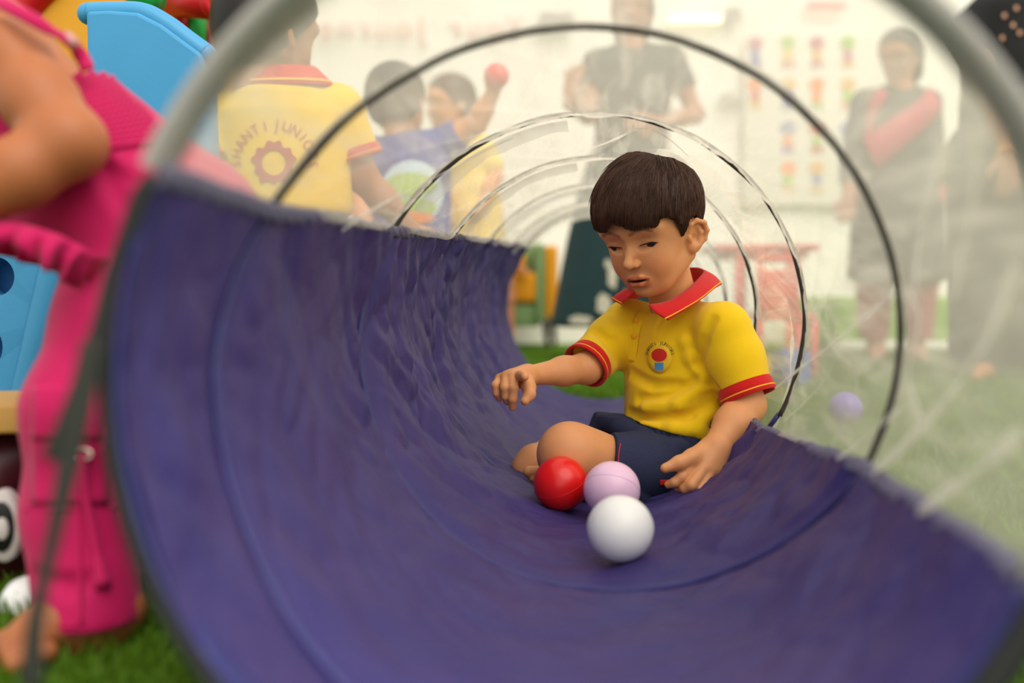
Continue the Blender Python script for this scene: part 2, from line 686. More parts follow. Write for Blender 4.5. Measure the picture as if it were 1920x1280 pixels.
net = bpy.data.materials.new('white_net')
net.use_nodes = True
nt = net.node_tree
nt.nodes.clear()
out = nt.nodes.new('ShaderNodeOutputMaterial')
at = nt.nodes.new('ShaderNodeAttribute')
at.attribute_name = 'weave'
mp1 = nt.nodes.new('ShaderNodeMapping')
mp1.inputs['Scale'].default_value = (6, 46, 1)
mp1.inputs['Rotation'].default_value = (0, 0, .35)
nz1 = nt.nodes.new('ShaderNodeTexNoise')
nz1.inputs['Scale'].default_value = 1.0
nz1.inputs['Detail'].default_value = 5
nz1.inputs['Distortion'].default_value = .6
nt.links.new(at.outputs['Vector'], mp1.inputs['Vector'])
nt.links.new(mp1.outputs['Vector'], nz1.inputs['Vector'])
rmp = nt.nodes.new('ShaderNodeMapRange')
rmp.inputs['From Min'].default_value = .46
rmp.inputs['From Max'].default_value = .72
rmp.inputs['To Min'].default_value = .48
rmp.inputs['To Max'].default_value = .72
nt.links.new(nz1.outputs['Fac'], rmp.inputs['Value'])
df = nt.nodes.new('ShaderNodeBsdfDiffuse')
df.inputs['Color'].default_value = lin((247, 240, 220))
tl = nt.nodes.new('ShaderNodeBsdfTranslucent')
tl.inputs['Color'].default_value = lin((247, 240, 220))
mA = nt.nodes.new('ShaderNodeMixShader')
mA.inputs['Fac'].default_value = .5
nt.links.new(df.outputs['BSDF'], mA.inputs[1])
nt.links.new(tl.outputs['BSDF'], mA.inputs[2])
tp = nt.nodes.new('ShaderNodeBsdfTransparent')
mB = nt.nodes.new('ShaderNodeMixShader')
nt.links.new(rmp.outputs['Result'], mB.inputs['Fac'])
nt.links.new(tp.outputs['BSDF'], mB.inputs[1])
nt.links.new(mA.outputs['Shader'], mB.inputs[2])
nt.links.new(mB.outputs['Shader'], out.inputs['Surface'])
no = mk('net_cover', Vt.reshape(-1, 3), grid_faces(NU2, NV2)[:, ::-1], net, tun)
atr = no.data.attributes.new('weave', 'FLOAT_VECTOR', 'POINT')
wv = np.stack([s + 0 * th, np.radians(th) * RT + 0 * s, 0 * s + 0 * th], -1).reshape(-1)
atr.data.foreach_set('vector', wv.astype(np.float32))

# wire casing: charcoal over the net, navy over the nylon
M_case = mat('charcoal_tape', (66, 63, 56), .8, .2, 80, bump=.5, bump_scale=500, spec=.2)
M_navy = mat('navy_casing', (50, 48, 108), .5, .2, 40, bump=.4, bump_scale=200)
k = -1
for k in range(-1, 5):
    for nm, p0, p1, mt in (('wire_casing', 27, 203, M_navy), ('wire_casing', 203, 387, M_case)):
        ph = np.linspace(p0, p1, 90) + 360 * k
        ss = hel(ph)
        th_ = -ph
        ok = (ss > s_front(th_) + .006) & (ss < S_END - .01)
        if ok.sum() < 5:
            continue
        ph, ss, th_ = ph[ok], ss[ok], th_[ok]
        rr = RT - (.003 if mt is M_navy else .001) + .0004 * np.sin(ph * .3 + k)
        pts = TP(ss, th_, rr)
        pts[:, 2] = np.maximum(pts[:, 2], .006)
        nrm = np.cos(np.radians(th_))[:, None] * RTV + np.sin(np.radians(th_))[:, None] * UP
        wdt = (.0072 if mt is M_case else .0062) * (1 + .14 * vnoise(ph * .09, ph * 0 + k, 6))
        mk('wire_casing', *tube(pts, wdt, 10, True, (nrm, .5 if mt is M_case else .55)), mt, tun)

# gathered net beside the turns of the wire (upper left) and long folds on the right
M_fold = mat('gathered_net', (246, 242, 232), .9, .06, 40, alpha=.45, transl=.5, spec=.05)
for k in range(0, 5):
    ph = np.linspace(212, 262, 60) + 360 * k
    ss = hel(ph)
    ok = ss < S_END - .03
    if ok.sum() < 8:
        continue
    ph, ss = ph[ok], ss[ok]
    wd = .010 + .006 * np.abs(vnoise(ph * .12, ph * 0 + 3, 9 + k))
    a = TP(ss - .004, -ph, RT - .009)
    c = TP(ss + wd * 1.6, -ph, RT - .012 - wd * .6)
    mk('net_gather', np.vstack([a, c]), grid_faces(2, len(ph)), M_fold, tun)
folds = [([(1455, 728), (1510, 684), (1590, 622), (1680, 548)], .0028),
         ([(1570, 862), (1640, 808), (1690, 765)], .0026),
         ([(1640, 885), (1750, 780), (1850, 640), (1905, 500)], .006),
         ([(1725, 960), (1830, 885), (1915, 815)], .006),
         ([(1702, 535), (1726, 600), (1712, 660), (1706, 720), (1730, 790)], .0035),
         ([(1770, 290), (1742, 360), (1724, 470), (1716, 540)], .004),
         ([(1815, 190), (1832, 330), (1806, 470), (1790, 560)], .004),
         ([(1600, 690), (1560, 640), (1545, 560)], .0012),
         ([(1470, 790), (1560, 690), (1570, 600)], .0012),
         ([(1080, 290), (1150, 262), (1200, 240), (1240, 250), (1290, 290)], .0022),
         ([(1130, 270), (1180, 245), (1190, 222)], .0014),
         ([(1560, 840), (1600, 760), (1610, 680)], .0012),
         ([(640, 432), (720, 380), (800, 340), (880, 296), (960, 258)], .003)]
for pl, wd in folds:
    st_ = np.array([on_tunnel(x, y, RT - .012) for x, y in pl])
    st_ = catmull(st_, 30)
    pts = TP(st_[:, 0], st_[:, 1], RT - .013)
    nrm = np.cos(np.radians(st_[:, 1]))[:, None] * RTV + np.sin(np.radians(st_[:, 1]))[:, None] * UP
    wr_ = wd * (.75 + .35 * np.sin(np.linspace(0, 9, 30)))
    mk('net_fold', *tube(pts, wr_, 6, True, (nrm, .3)), M_fold, tun)

# stitched seams between nylon and net
M_seam = mat('lavender_seam', (134, 130, 154), .9, .3, 260, bump=1.0, bump_scale=700, spec=.1)
for fn, sg in ((thL, 1), (thR, -1)):
    ss = np.linspace(.004, S_END, 400)
    c = fn(ss)
    rows = []
    for j, off in enumerate(np.linspace(-1, 1, 6)):
        rows.append(TP(ss, c + sg * (off * 1.65 + .3 * vnoise(ss * 40, ss * 0 + sg, 11)), RT - .0075 - .0022 * (1 - off * off) + .0012 * np.sin(ss * 900 + j * 2)))
    mk('seam_tape', np.stack(rows, 1).reshape(-1, 3), grid_faces(400, 6), M_seam, tun, thick=.001, offset=0)
# rims
M_rim = mat('black_rim', (24, 25, 24), .7, .2, 60)
M_hem = mat('navy_hem', (40, 42, 104), .5, .15, 20, bump=.3, bump_scale=150)
M_ghem = mat('grey_net_hem', (160, 156, 150), .9, .12, 60, alpha=.85, spec=.1, bump=.4, bump_scale=300)
for nm, sf in (('front_rim', s_front), ('far_rim', lambda t: 0 * t + S_END)):
    t = np.linspace(-27, 333, 160)
    pts = TP(sf(t), t, RT + .001)
    pts[:, 2] = np.maximum(pts[:, 2], .006)
    if nm == 'far_rim':
        mk(nm, *tube(pts, .0055, 8, False), M_rim, tun)
    else:
        up_ = t <= 157
        mk(nm, *tube(pts[up_], .0065, 8, False), M_ghem, tun)
        mk(nm, *tube(pts[~up_], np.interp(t[~up_], [157, 240, 290, 333], [.0042, .005, .008, .009]), 8, False), M_rim, tun)
t = np.linspace(-27, -203, 120)
rows = [TP(s_front(t) + q, t, RT - .004 - .004 * math.sin(math.pi * q / .024)) for q in np.linspace(0, .024, 5)]
V = np.stack(rows, 1)
V[..., 2] = np.maximum(V[..., 2], .012)
mk('nylon_hem', V.reshape(-1, 3), grid_faces(120, 5), M_hem, tun, thick=.001, offset=0)
t = np.linspace(-27, 157, 120)
rows = [TP(s_front(t) + q, t, RT - .003 - .004 * math.sin(math.pi * q / .024)) for q in np.linspace(0, .024, 5)]
mk('net_hem', np.stack(rows, 1).reshape(-1, 3), grid_faces(120, 5), M_ghem, tun, thick=.001, offset=0)
# loose black ties hanging from the front rim
M_tie = mat('black_tie', (44, 46, 40), .8, .2, 60)
for pl, wd, dd in (([(283, 325), (246, 420), (208, 520), (182, 610), (150, 700), (118, 790), (92, 862)], .0040, .575),
                   ([(172, 640), (158, 720), (136, 830), (112, 950), (84, 1080), (66, 1170), (58, 1290)], .0058, .56)):
    pts = catmull([P(x, y, dd) for x, y in pl], 50)
    fl = np.tile(np.array([0, 1.0, 0.2]), (50, 1))
    mk('tie_strap', *tube(pts, wd * (1 + .25 * np.sin(np.linspace(0, 7, 50))), 8, True, (fl, .25)), M_tie, tun)
# ------------------------------------------------------------------ people: shared pieces
M_skin = mat('skin', (216, 150, 100), .5, .07, 60, bump=.06, bump_scale=500, spec=.35, sss=.25)
M_skin_b = mat('skin_deep', (168, 112, 78), .55, .08, 40, spec=.3, sss=.15)
M_hair = mat('dark_hair', (72, 45, 31), .36, .6, 180, spec=.3)
M_hair_b = mat('black_hair', (22, 18, 16), .5, .3, 60, spec=.35)
M_yel = mat('yellow_pique', (240, 196, 18), .85, .06, 30, bump=.35, bump_scale=1400, spec=.2, sheen=.15)
M_red = mat('red_rib', (206, 24, 26), .8, .1, 60, bump=.4, bump_scale=900, spec=.2, sheen=.15)
M_ystripe = mat('yellow_stripe', (240, 178, 30), .8)
M_denim = mat('dark_denim', (46, 52, 78), .85, .35, 500, bump=.4, bump_scale=900, spec=.2)


LIP_UP = [(-.0205, .0690, -.0562), (-.0080, .0795, -.0508), (0, .0805, -.0522), (.0080, .0795, -.0508), (.0205, .0690, -.0562)]
LIP_DN = [(-.0180, .0690, -.0588), (-.0060, .0772, -.0630), (.0060, .0772, -.0630), (.0180, .0690, -.0588)]


def head_prims(C, M, s, child=True, ears=True, fine=False):
    """skin of a head; local axes: x left, y forward, z up, metres at scale s"""
    L = lambda *q: C + s * (M @ np.array(q, float))
    R_ = lambda *q: np.array(q, float) * s
    k = lambda v: v * s
    pr = [EL(L(0, -.012, .032), R_(.072, .086, .072), M, k(.01)),
          EL(L(0, .020, .014), R_(.0585, .060, .060), M, k(.03)),
          EL(L(0, .020, -.034), R_(.0425, .052, .054), M, k(.03)),
          EL(L(0, .048, -.072), R_(.019, .024, .0185), M, k(.022)),
          RC(L(0, -.02, -.04), L(0, -.028, -.13), k(.034), k(.036), k(.03))]
    for sx in (-1, 1):
        pr += [EL(L(sx * .0255, .043, -.036), R_(.0215, .026, .027), M, k(.022)),
               EL(L(sx * .025, .066, .024), R_(.026, .010, .010), M, k(.02)),
               RC(L(sx * .022, .036, -.072), L(sx * .049, -.008, -.042), k(.0145), k(.0165), k(.02))]
        if ears:
            e = L(sx * .0665, -.005, -.015)
            ea = math.radians(34) * sx
            Me = M @ np.array([[math.cos(ea), -math.sin(ea), 0], [math.sin(ea), math.cos(ea), 0], [0, 0, 1]])
            # Me columns: ear's own side, front, up
            E_ = lambda x, y, z: e + s * (Me @ np.array([x * sx, y * .90, z * .74]))
            pr += [EL(E_(.002, -.006, .002), R_(.0060, .0190, .0240), Me, k(.006)),
                   EL(E_(.003, .0015, -.024), R_(.0060, .0100, .0095), Me, k(.006))]
            if fine:
                pr.append(EL(E_(.0105, -.005, .003), R_(.0062, .0118, .0164), Me, k(.004), 's'))
                rim = [E_(.006, .008, .013), E_(.0095, .004, .0265), E_(.0105, -.009, .0315), E_(.0110, -.0225, .022),
                       E_(.0105, -.0255, .004), E_(.0085, -.0195, -.013), E_(.006, -.006, -.024)]
                pr += CH(rim, [k(.0030), k(.0034), k(.0036), k(.0038), k(.0036), k(.0032), k(.0036)], k(.003))
                pr += CH([E_(.0050, -.012, .018), E_(.0068, -.0150, .004), E_(.0055, -.0095, -.011)], [k(.0026), k(.0030), k(.0024)], k(.004))
                pr.append(EL(E_(.006, .0085, -.003), R_(.0042, .0040, .0060), Me, k(.004)))
                pr.append(EL(E_(.0080, -.001, -.004), R_(.0062, .0052, .0065), Me, k(.003), 's'))
    # nose
    pr += [RC(L(0, .0705, .010), L(0, .0890, -.022), k(.0052), k(.0064), k(.009)),
           EL(L(0, .0915, -.0262), R_(.0076, .0084, .0074), M, k(.006))]
    for sx in (-1, 1):
        pr.append(EL(L(sx * .0082, .0825, -.0290), R_(.0050, .0074, .0052), M, k(.004)))
        if fine:
            pr.append(EL(L(sx * .0048, .0885, -.0356), R_(.0030, .0042, .0026), M, k(.002), 's'))
    # eye sockets and lids
    for sx in (-1, 1):
        pr.append(EL(L(sx * .0275, .0825, .0035), R_(.0200, .0105, .0110), M, k(.012), 's'))
        pr.append(EL(L(sx * .0275, .0565, -.0008), R_(.0172, .0152, .0140), M, k(.004)))
        if fine:
            # opening between the lids, looking down
            op_ = [L(sx * .0130, .0745, -.0054), L(sx * .018, .0765, -.0056), L(sx * .0270, .0765, -.0058), L(sx * .0345, .0715, -.0048), L(sx * .0405, .0655, -.0026)]
            pr += CH(op_, [k(.0018), k(.0052), k(.0062), k(.0052), k(.0018)], k(.0012), 's')
            cr = [L(sx * .0135, .0715, .0020), L(sx * .021, .0740, .0070), L(sx * .032, .0720, .0078), L(sx * .0425, .0635, .0030)]
            pr += CH(cr[1:3], [k(.0009)] * 2, k(.0035), 's')
    # mouth
    pr.append(EL(L(0, .062, -.055), R_(.019, .014, .015), M, k(.012)))
    if fine:
        pr += CH([L(*q) for q in LIP_UP], [k(.0014), k(.0034), k(.0034), k(.0034), k(.0014)], k(.003))
        pr += CH([L(*q) for q in LIP_DN], [k(.0014), k(.0042), k(.0042), k(.0014)], k(.005))
        pr.append(EL(L(0, .0830, -.0567), R_(.0165, .013, .0021), M, k(.001), 's'))
        pr.append(RC(L(0, .0845, -.0395), L(0, .0835, -.0455), k(.0022), k(.0022), k(.004), 's'))
        pr.append(EL(L(0, .074, -.0715), R_(.014, .006, .004), M, k(.008), 's'))
    return pr


def hand_prims(w, d, n, s, side=1, curl=.3, k=.006, spread=.16):
    """hand of length s from wrist w along d, back of the hand n; side: where the thumb is"""
    d, n = norm(d), norm(n)
    l = norm(np.cross(n, d)) * side
    q = lambda a, b, c: w + s * (a * d + b * l + c * n)
    pr = [EL(q(.30, 0, 0), np.array([.26, .21, .10]) * s, np.stack([d, l, n], 1), k * 1.5),
          RC(w - d * .1 * s, q(.22, 0, 0), .13 * s, .13 * s, k * 1.5)]
    for i, (ln, off) in enumerate(((.40, .15), (.46, .05), (.42, -.055), (.33, -.15))):
        r = (.062, .064, .06, .052)[i] * s
        a = q(.48 - .02 * i, off, 0)
        dd = norm(d + l * spread * (1.2 - .8 * i))
        ang = curl
        pts = [a]
        for fr in (.42, .33, .25):
            pts.append(pts[-1] + ln * s * fr * (dd * math.cos(ang) - n * math.sin(ang)))
            ang += curl
        pr += CH(pts, [r, r * .95, r * .88, r * .8], k * .45)
    t0 = q(.14, .14, -.02)
    t1 = t0 + s * .22 * norm(d * .7 + l * .75)
    t2 = t1 + s * .18 * norm(d * .95 + l * .25 - n * .2)
    pr += CH([t0, t1, t2], [.085 * s, .07 * s, .058 * s], k)
    return pr


def hair_cap(C, M, s, low_back=-.06, front=.042, grow=.007):
    """simple full hair for figures further away"""
    L = lambda *q: C + s * (M @ np.array(q, float))
    g_ = grow
    pr = [EL(L(0, -.014, .036), np.array([.072 + g_, .086 + g_, .072 + g_]) * s, M, .01 * s),
          EL(L(0, -.035, -.01), np.array([.066 + g_ * .6, .062 + g_, .066]) * s, M, .03 * s),
          PLN(L(0, .06, front), M @ np.array([0, .75, -.62])),
          PLN(L(0, 0, low_back), M @ np.array([0, .15, -1]))]
    return pr


# ------------------------------------------------------------------ the seated boy
HS_ = .924
HM = frame(.598, .337, .074)
boy = thing('person', 'boy in yellow polo shirt and denim shorts sitting in the purple tunnel looking down', 'person', tuple(P(1270, 945, 1.5)))
HL = lambda *q: HEADC + HS_ * (HM @ np.array(q, float))

pelvis = P(1272, 885, 1.535)
neckb = P(1272, 585, 1.525)
TF = frame(.60, -.02, .0)
TZ = norm(neckb - pelvis)
TX = norm(TF[:, 0] - TZ * TF[:, 0].dot(TZ))
TY = np.cross(TZ, TX)
if TY.dot(TF[:, 1]) < 0:
    TY = -TY
TLEN = float(np.linalg.norm(neckb - pelvis))

Lsh, Lel, Lwr = P(1356, 628, 1.455), P(1399, 760, 1.43), P(1343, 838, 1.375)
Rsh, Rel, Rwr = P(1180, 612, 1.575), P(1100, 690, 1.505), P(988, 704, 1.435)
Lhip, Lkn, Lan = P(1270, 890, 1.49), P(1070, 853, 1.405), P(1190, 928, 1.47)
Rhip, Rkn, Ran = P(1215, 880, 1.60), P(1095, 850, 1.60), P(992, 878, 1.53)

zs = [-.02, .03, .09, .15, .20, .235, .26]
body = [LOFT(pelvis, TX, TY, TZ, zs, [0] * 7, [0, .002, .004, .002, -.002, -.004, -.006],
             [.068, .070, .068, .070, .070, .052, .026], [.050, .054, .054, .048, .040, .034, .026], .02)]
body += head_prims(HEADC, HM, HS_, fine=True)
body += [RC(neckb + TZ * -.01, HL(0, -.024, -.06), .031, .030, .015),
         
         RC(neckb - TZ * .04 + TX * .02, Lsh, .026, .028, .02), RC(neckb - TZ * .04 - TX * .02, Rsh, .026, .026, .02)]
# arms
mid = lambda a, b, t: a + (b - a) * t
body += CH([Lsh, mid(Lsh, Lel, .5), Lel, mid(Lel, Lwr, .45), Lwr], [.031, .029, .0265, .0255, .0185], .012)
body += CH([Rsh, mid(Rsh, Rel, .5), Rel, mid(Rel, Rwr, .4), Rwr], [.027, .025, .0225, .0205, .0135], .012)
# left hand, back to us, fingers down and to the left
lh = lambda x, y, d: P(1200 + x / 4.92, 700 + y / 4.92, d)
lm = [lh(500, 845, 1.352), lh(585, 875, 1.350), lh(655, 885, 1.354), lh(722, 885, 1.362)]
for a in lm:
    body.append(RC(Lwr + (a - Lwr) * .12, a, .0150, .0092, .010))
fing = [[lm[0], lh(385, 955, 1.340), lh(315, 1005, 1.340), lh(262, 1024, 1.345)],
        [lm[1], lh(475, 1030, 1.332), lh(415, 1062, 1.338), lh(360, 1058, 1.350)],
        [lm[2], lh(555, 1075, 1.336), lh(500, 1090, 1.346), lh(455, 1062, 1.362)],
        [lm[3], lh(655, 1055, 1.345), lh(618, 1098, 1.352), lh(580, 1085, 1.368)]]
frr = [(.0085, .0074, .0066, .0056), (.0088, .0078, .0068, .0058), (.0084, .0074, .0066, .0056), (.0076, .0066, .0058, .0050)]
for f_, r_ in zip(fing, frr):
    body += CH(f_, r_, .0022)
body += CH([lh(610, 700, 1.372), lh(480, 770, 1.350), lh(360, 825, 1.338), lh(232, 874, 1.335)], [.0135, .0108, .0092, .0066], .006)
# right hand: held out, first finger towards us, others hanging
rh = lambda x, y, d: P(900 + x / 9.14, 660 + y / 9.14, d)
rm = [rh(660, 405, 1.408), rh(560, 400, 1.408), rh(450, 415, 1.412), rh(345, 455, 1.420)]
for a in rm:
    body.append(RC(Rwr, a, .0128, .0078, .008))
body.append(RC(rh(760, 480, 1.425), rh(560, 430, 1.415), .0125, .009, .008))
fing2 = [[rm[0], rh(715, 400, 1.388), rh(752, 412, 1.372), rh(768, 425, 1.360)],
         [rm[1], rh(572, 620, 1.392), rh(562, 800, 1.393), rh(552, 945, 1.400)],
         [rm[2], rh(425, 610, 1.396), rh(440, 760, 1.398), rh(468, 855, 1.405)],
         [rm[3], rh(262, 565, 1.405), rh(285, 710, 1.406), rh(335, 800, 1.412)]]
fr2 = [(.0076, .0070, .0064, .0056), (.0078, .0072, .0066, .0052), (.0074, .0069, .0061, .005), (.0066, .0058, .0054, .0045)]
for f_, r_ in zip(fing2, fr2):
    body += CH(f_, r_, .002)
body += CH([rh(800, 480, 1.424), rh(835, 600, 1.398), rh(850, 720, 1.386), rh(768, 835, 1.380)], [.0115, .0098, .0080, .0062], .005)
# legs
body += CH([Lhip, mid(Lhip, Lkn, .5), mid(Lhip, Lkn, .85), Lkn], [.036, .038, .0395, .0410], .015)
body += [EL(P(1066, 850, 1.398), (.042, .041, .042), None, .02)]
body += CH([P(1076, 862, 1.41), P(1120, 905, 1.435), Lan], [.037, .033, .023], .012)
body += CH([Rhip, Rkn], [.05, .042], .015)
body += CH([Rkn, P(1040, 862, 1.57), P(1003, 868, 1.535), P(990, 882, 1.53)], [.04, .036, .0275, .0265], .012)
# foot tucked under the knee, toes to the left
body += CH([P(1110, 915, 1.47), P(1062, 903, 1.475), P(1022, 891, 1.475)], [.024, .022, .0155], .012)
toes = [(1018, 884, 991, 884, .0088), (1019, 892, 999, 896, .0068), (1022, 897, 1007, 902, .006), (1027, 901, 1014, 906, .0056)]
for x0, y0, x1, y1, r_ in toes:
    body += CH([P(x0, y0, 1.468), P(x1, y1, 1.462)], [r_, r_ * .95], .003)
V, F = sdf_mesh(body, .0016)
Q = ((V - HEADC) @ HM) / HS_
bd = mk('body', V, F, None if False else M_skin, boy)
# natural colouring of lips, brows, lids, nails
col = np.ones((len(V), 3))


def seg_d(Qp, pts):
    best = np.full(len(Qp), 9.0)
    for a, b_ in zip(pts[:-1], pts[1:]):
        a, b_ = np.array(a), np.array(b_)
        t = np.clip(((Qp - a) @ (b_ - a)) / ((b_ - a) @ (b_ - a)), 0, 1)
        best = np.minimum(best, np.linalg.norm(Qp - a - t[:, None] * (b_ - a), axis=1))
    return best


face = (np.abs(Q) < .13).all(1)
taper = np.clip(1 - np.abs(Q[:, 0]) / .0215, 0, 1) ** .6
xz = lambda pl: [(a_[0], a_[2]) for a_ in pl]
dl = np.minimum(seg_d(Q[:, [0, 2]], xz(LIP_UP)) - .0034 * taper, seg_d(Q[:, [0, 2]], xz(LIP_DN)) - .0050 * taper)
ml = np.clip(1 - dl / .0012, 0, 1) * (Q[:, 1] > .055) * face * (taper > .05)
col = col * (1 - ml[:, None]) + ml[:, None] * np.array([.74, .46, .47])
gap = np.sqrt((Q[:, 0] / .0180) ** 2 + ((Q[:, 2] + .0567) / .0028) ** 2)
mg = np.clip((1.15 - gap) / .3, 0, 1) * (Q[:, 1] > .04) * (Q[:, 1] < .0770) * face
col = col * (1 - mg[:, None]) + mg[:, None] * np.array([.14, .06, .06])
for sx in (-1, 1):
    br = [(sx * .010, .079, .0185), (sx * .020, .080, .0235), (sx * .031, .075, .0255), (sx * .042, .064, .0200)]
    db = seg_d(Q[:, [0, 2]], [(a[0], a[2]) for a in br])
    wdt = .0036
    mb = np.clip(1.25 - db / wdt, 0, 1) * (Q[:, 1] > .035) * face * (.72 + .28 * vnoise(Q[:, 0] * 1500, Q[:, 2] * 500, 3))
    col = col * (1 - .80 * mb[:, None]) + .80 * mb[:, None] * np.array([.14, .12, .12])
    ld = np.sqrt(((Q[:, 0] - sx * .0268) / .018) ** 2 + ((Q[:, 2] + .001) / .0125) ** 2)
    mb = np.clip(1.2 - ld, 0, 1) * (Q[:, 1] > .04) * face
    col = col * (1 - .35 * mb[:, None]) + .35 * mb[:, None] * np.array([.66, .54, .54])
    mk_ = np.exp(-(((Q[:, 0] - sx * .036) / .018) ** 2 + ((Q[:, 2] + .035) / .018) ** 2)) * (Q[:, 1] > .02) * face
    col = col * (1 - .16 * mk_[:, None] * np.array([0, .9, 1.0]))
# scalp under the hair
for f_, r_ in zip(fing + fing2, frr + fr2):
    tip = f_[-1]
    dt = np.linalg.norm(V - tip, axis=1)
    mt_ = np.clip(1.2 - dt / .008, 0, 1) * .45
    col = col * (1 - mt_[:, None]) + mt_[:, None] * np.array([1.12, .96, .98])
ca = bd.data.attributes.new('tint', 'FLOAT_COLOR', 'POINT')
ca.data.foreach_set('color', np.hstack([np.clip(col, 0, 1.3), np.ones((len(V), 1))]).astype(np.float32).ravel())
m2 = M_skin.copy()
m2.name = 'skin_of_boy'
nt = m2.node_tree
bs = nt.nodes['Principled BSDF']
src = bs.inputs['Base Color'].links[0].from_socket
an = nt.nodes.new('ShaderNodeAttribute')
an.attribute_name = 'tint'
mm = nt.nodes.new('ShaderNodeMix')
mm.data_type = 'RGBA'
mm.blend_type = 'MULTIPLY'
mm.inputs['Factor'].default_value = 1
nt.links.new(src, mm.inputs['A'])
nt.links.new(an.outputs['Color'], mm.inputs['B'])
nt.links.new(mm.outputs['Result'], bs.inputs['Base Color'])
bd.data.materials[0] = m2

# eyes and lashes
M_eye = mat('eye_dark', (40, 24, 18), .12, .1, spec=.6)
M_lash = mat('eyelash', (22, 14, 12), .6)
for sx in (-1, 1):
    ev, ef = uvsphere((0, 0, 0), 1.0, 24, 16)
    ev = ev * np.array([.0160, .0141, .0128]) + np.array([sx * .0275, .0565, -.0008])
    mk('eye', HEADC + HS_ * (ev @ HM.T), ef, M_eye, boy)
    q = [(sx * .0125, .0706, -.0036), (sx * .0190, .0742, -.0012), (sx * .0275, .0742, .0002), (sx * .0365, .0700, .0006), (sx * .0435, .0634, .0000)]
    pts = catmull([HL(*a) for a in q], 16)
    mk('eyelash', *tube(pts, np.concatenate([np.linspace(.0003, .0008, 8), np.linspace(.0008, .0004, 8)]), 6), M_lash, boy)
    n_l = 26
    lp = catmull([HL(*a) for a in q], n_l)
    pieces = []
    for i in range(4, n_l):
        dr = HM @ norm([sx * (.1 + .5 * (i / n_l)), .8, -.62 + .25 * (i / n_l)])
        e = lp[i] + dr * (.0014 + .0020 * i / n_l)
        pieces.append(tube([lp[i], (lp[i] + e) / 2 + HM[:, 2] * -.0006, e], [.00016, .00012, .00006], 4))
    mk('eyelash', *merge(pieces), M_lash, boy)

# hair: cap plus combed locks
hc = np.array([0, -.010, .039])
hr = np.array([.0810, .1100, .0880])
azs = np.array([-180, -150, -120, -100, -88, -76, -62, -50, -36, -20, -12, -4, 2, 10, 22, 30, 34, 36, 43, 50, 56, 63, 74, 90, 120, 150, 180])
# lowest z of the hair around the head: 0 = front, + = his left
zlo = np.array([-.055, -.055, -.045, .022, .026, .0, .022, .030, .031, .030, .031, .044, .040, .029, .026, .025, .028, .036, .034, .027, .012, -.010, .016, .018, -.040, -.055, -.055])
fz = lambda a: np.interp(a, azs, zlo)


def shell(d_, off):
    """point of the hair shell in direction d_ (unit) seen from hc"""
    rr = 1.0 / np.sqrt(((d_ / (hr + off)) ** 2).sum(-1))
    return hc + d_ * rr[..., None]


rng = np.random.default_rng(5)
crown = norm([.22, -.42, .88])
n_st = 22000
d0 = rng.normal(size=(n_st * 3, 3))
d0 /= np.linalg.norm(d0, axis=1)[:, None]
az0 = np.degrees(np.arctan2(d0[:, 0], d0[:, 1]))
p0 = shell(d0, 0 * d0)
ok = p0[:, 2] > fz(az0) + .004
d0 = d0[ok][:n_st]
NS = 8
length = rng.uniform(.030, .062, len(d0))
pts = np.zeros((len(d0), NS, 3))
cur = d0.copy()
lift = rng.uniform(-.004, .004, len(d0)) + .003 * vnoise(d0[:, 0] * 14, d0[:, 1] * 14 + d0[:, 2] * 9, 6)
clump = np.round(d0 * 11) / 11
alive_end = np.zeros(len(d0), bool)
for i in range(NS):
    off = .001 + lift * (i / (NS - 1)) ** .8
    p_ = shell(cur, off[:, None] * np.ones(3))
    if i:
        az = np.degrees(np.arctan2(cur[:, 0], cur[:, 1]))
        lim = fz(az) + .0025 * vnoise(az * .6, az * 0, 4)
        stop = p_[:, 2] < lim
        p_ = np.where(stop[:, None], pts[:, i - 1] + (p_ - pts[:, i - 1]) * .04, p_)
    pts[:, i] = p_
    away = cur - crown
    t = away - cur * (away * cur).sum(1)[:, None]
    t /= np.linalg.norm(t, axis=1)[:, None] + 1e-6
    # hair on the crown is brushed forward, sides fall down
    fwd = np.array([-.18, 1, -.25]) - cur * (cur @ np.array([-.18, 1, -.25]))[:, None]
    dwn = np.array([0, 0, -1.0]) - cur * (cur @ np.array([0, 0, -1.0]))[:, None]
    wf = np.clip(cur[:, 2:3] * 1.6, 0, 1) * .45
    t = t + fwd * wf + dwn * .45
    sw = np.stack([vnoise(clump[:, 0] * 5, clump[:, 1] * 5, 1), vnoise(clump[:, 1] * 5, clump[:, 2] * 5, 2), vnoise(clump[:, 2] * 5, clump[:, 0] * 5, 3)], 1)
    t += sw * .42 + rng.normal(size=t.shape) * .05
    t -= cur * (t * cur).sum(1)[:, None]
    t /= np.linalg.norm(t, axis=1)[:, None] + 1e-6
    cur = cur + t * (length / (NS - 1) / .085)[:, None]
    cur /= np.linalg.norm(cur, axis=1)[:, None]
n_k = 850
near = np.argmax(d0.astype(np.float32) @ d0[:n_k].astype(np.float32).T, axis=1)
wk = (np.linspace(0, 1, NS) ** 1.2 * .62)[None, :, None]
wk = wk * rng.uniform(.5, 1.2, (len(d0), 1, 1))
tip_off = pts[near] + (pts[:, :1] - pts[near][:, :1]) * .55
pts = pts * (1 - wk) + tip_off * wk
az = np.degrees(np.arctan2(pts[..., 0] - hc[0], pts[..., 1] - hc[1]))
pts[..., 2] = np.maximum(pts[..., 2], fz(az) - .002)
Wp = HEADC + HS_ * (pts @ HM.T)
rad = np.interp(np.linspace(0, 1, NS), [0, .2, .75, 1], [.00030, .00042, .00036, .00008])
T = np.gradient(Wp, axis=1)
T /= np.linalg.norm(T, axis=2)[..., None] + 1e-9
outv = Wp - (HEADC + HS_ * (HM @ hc))
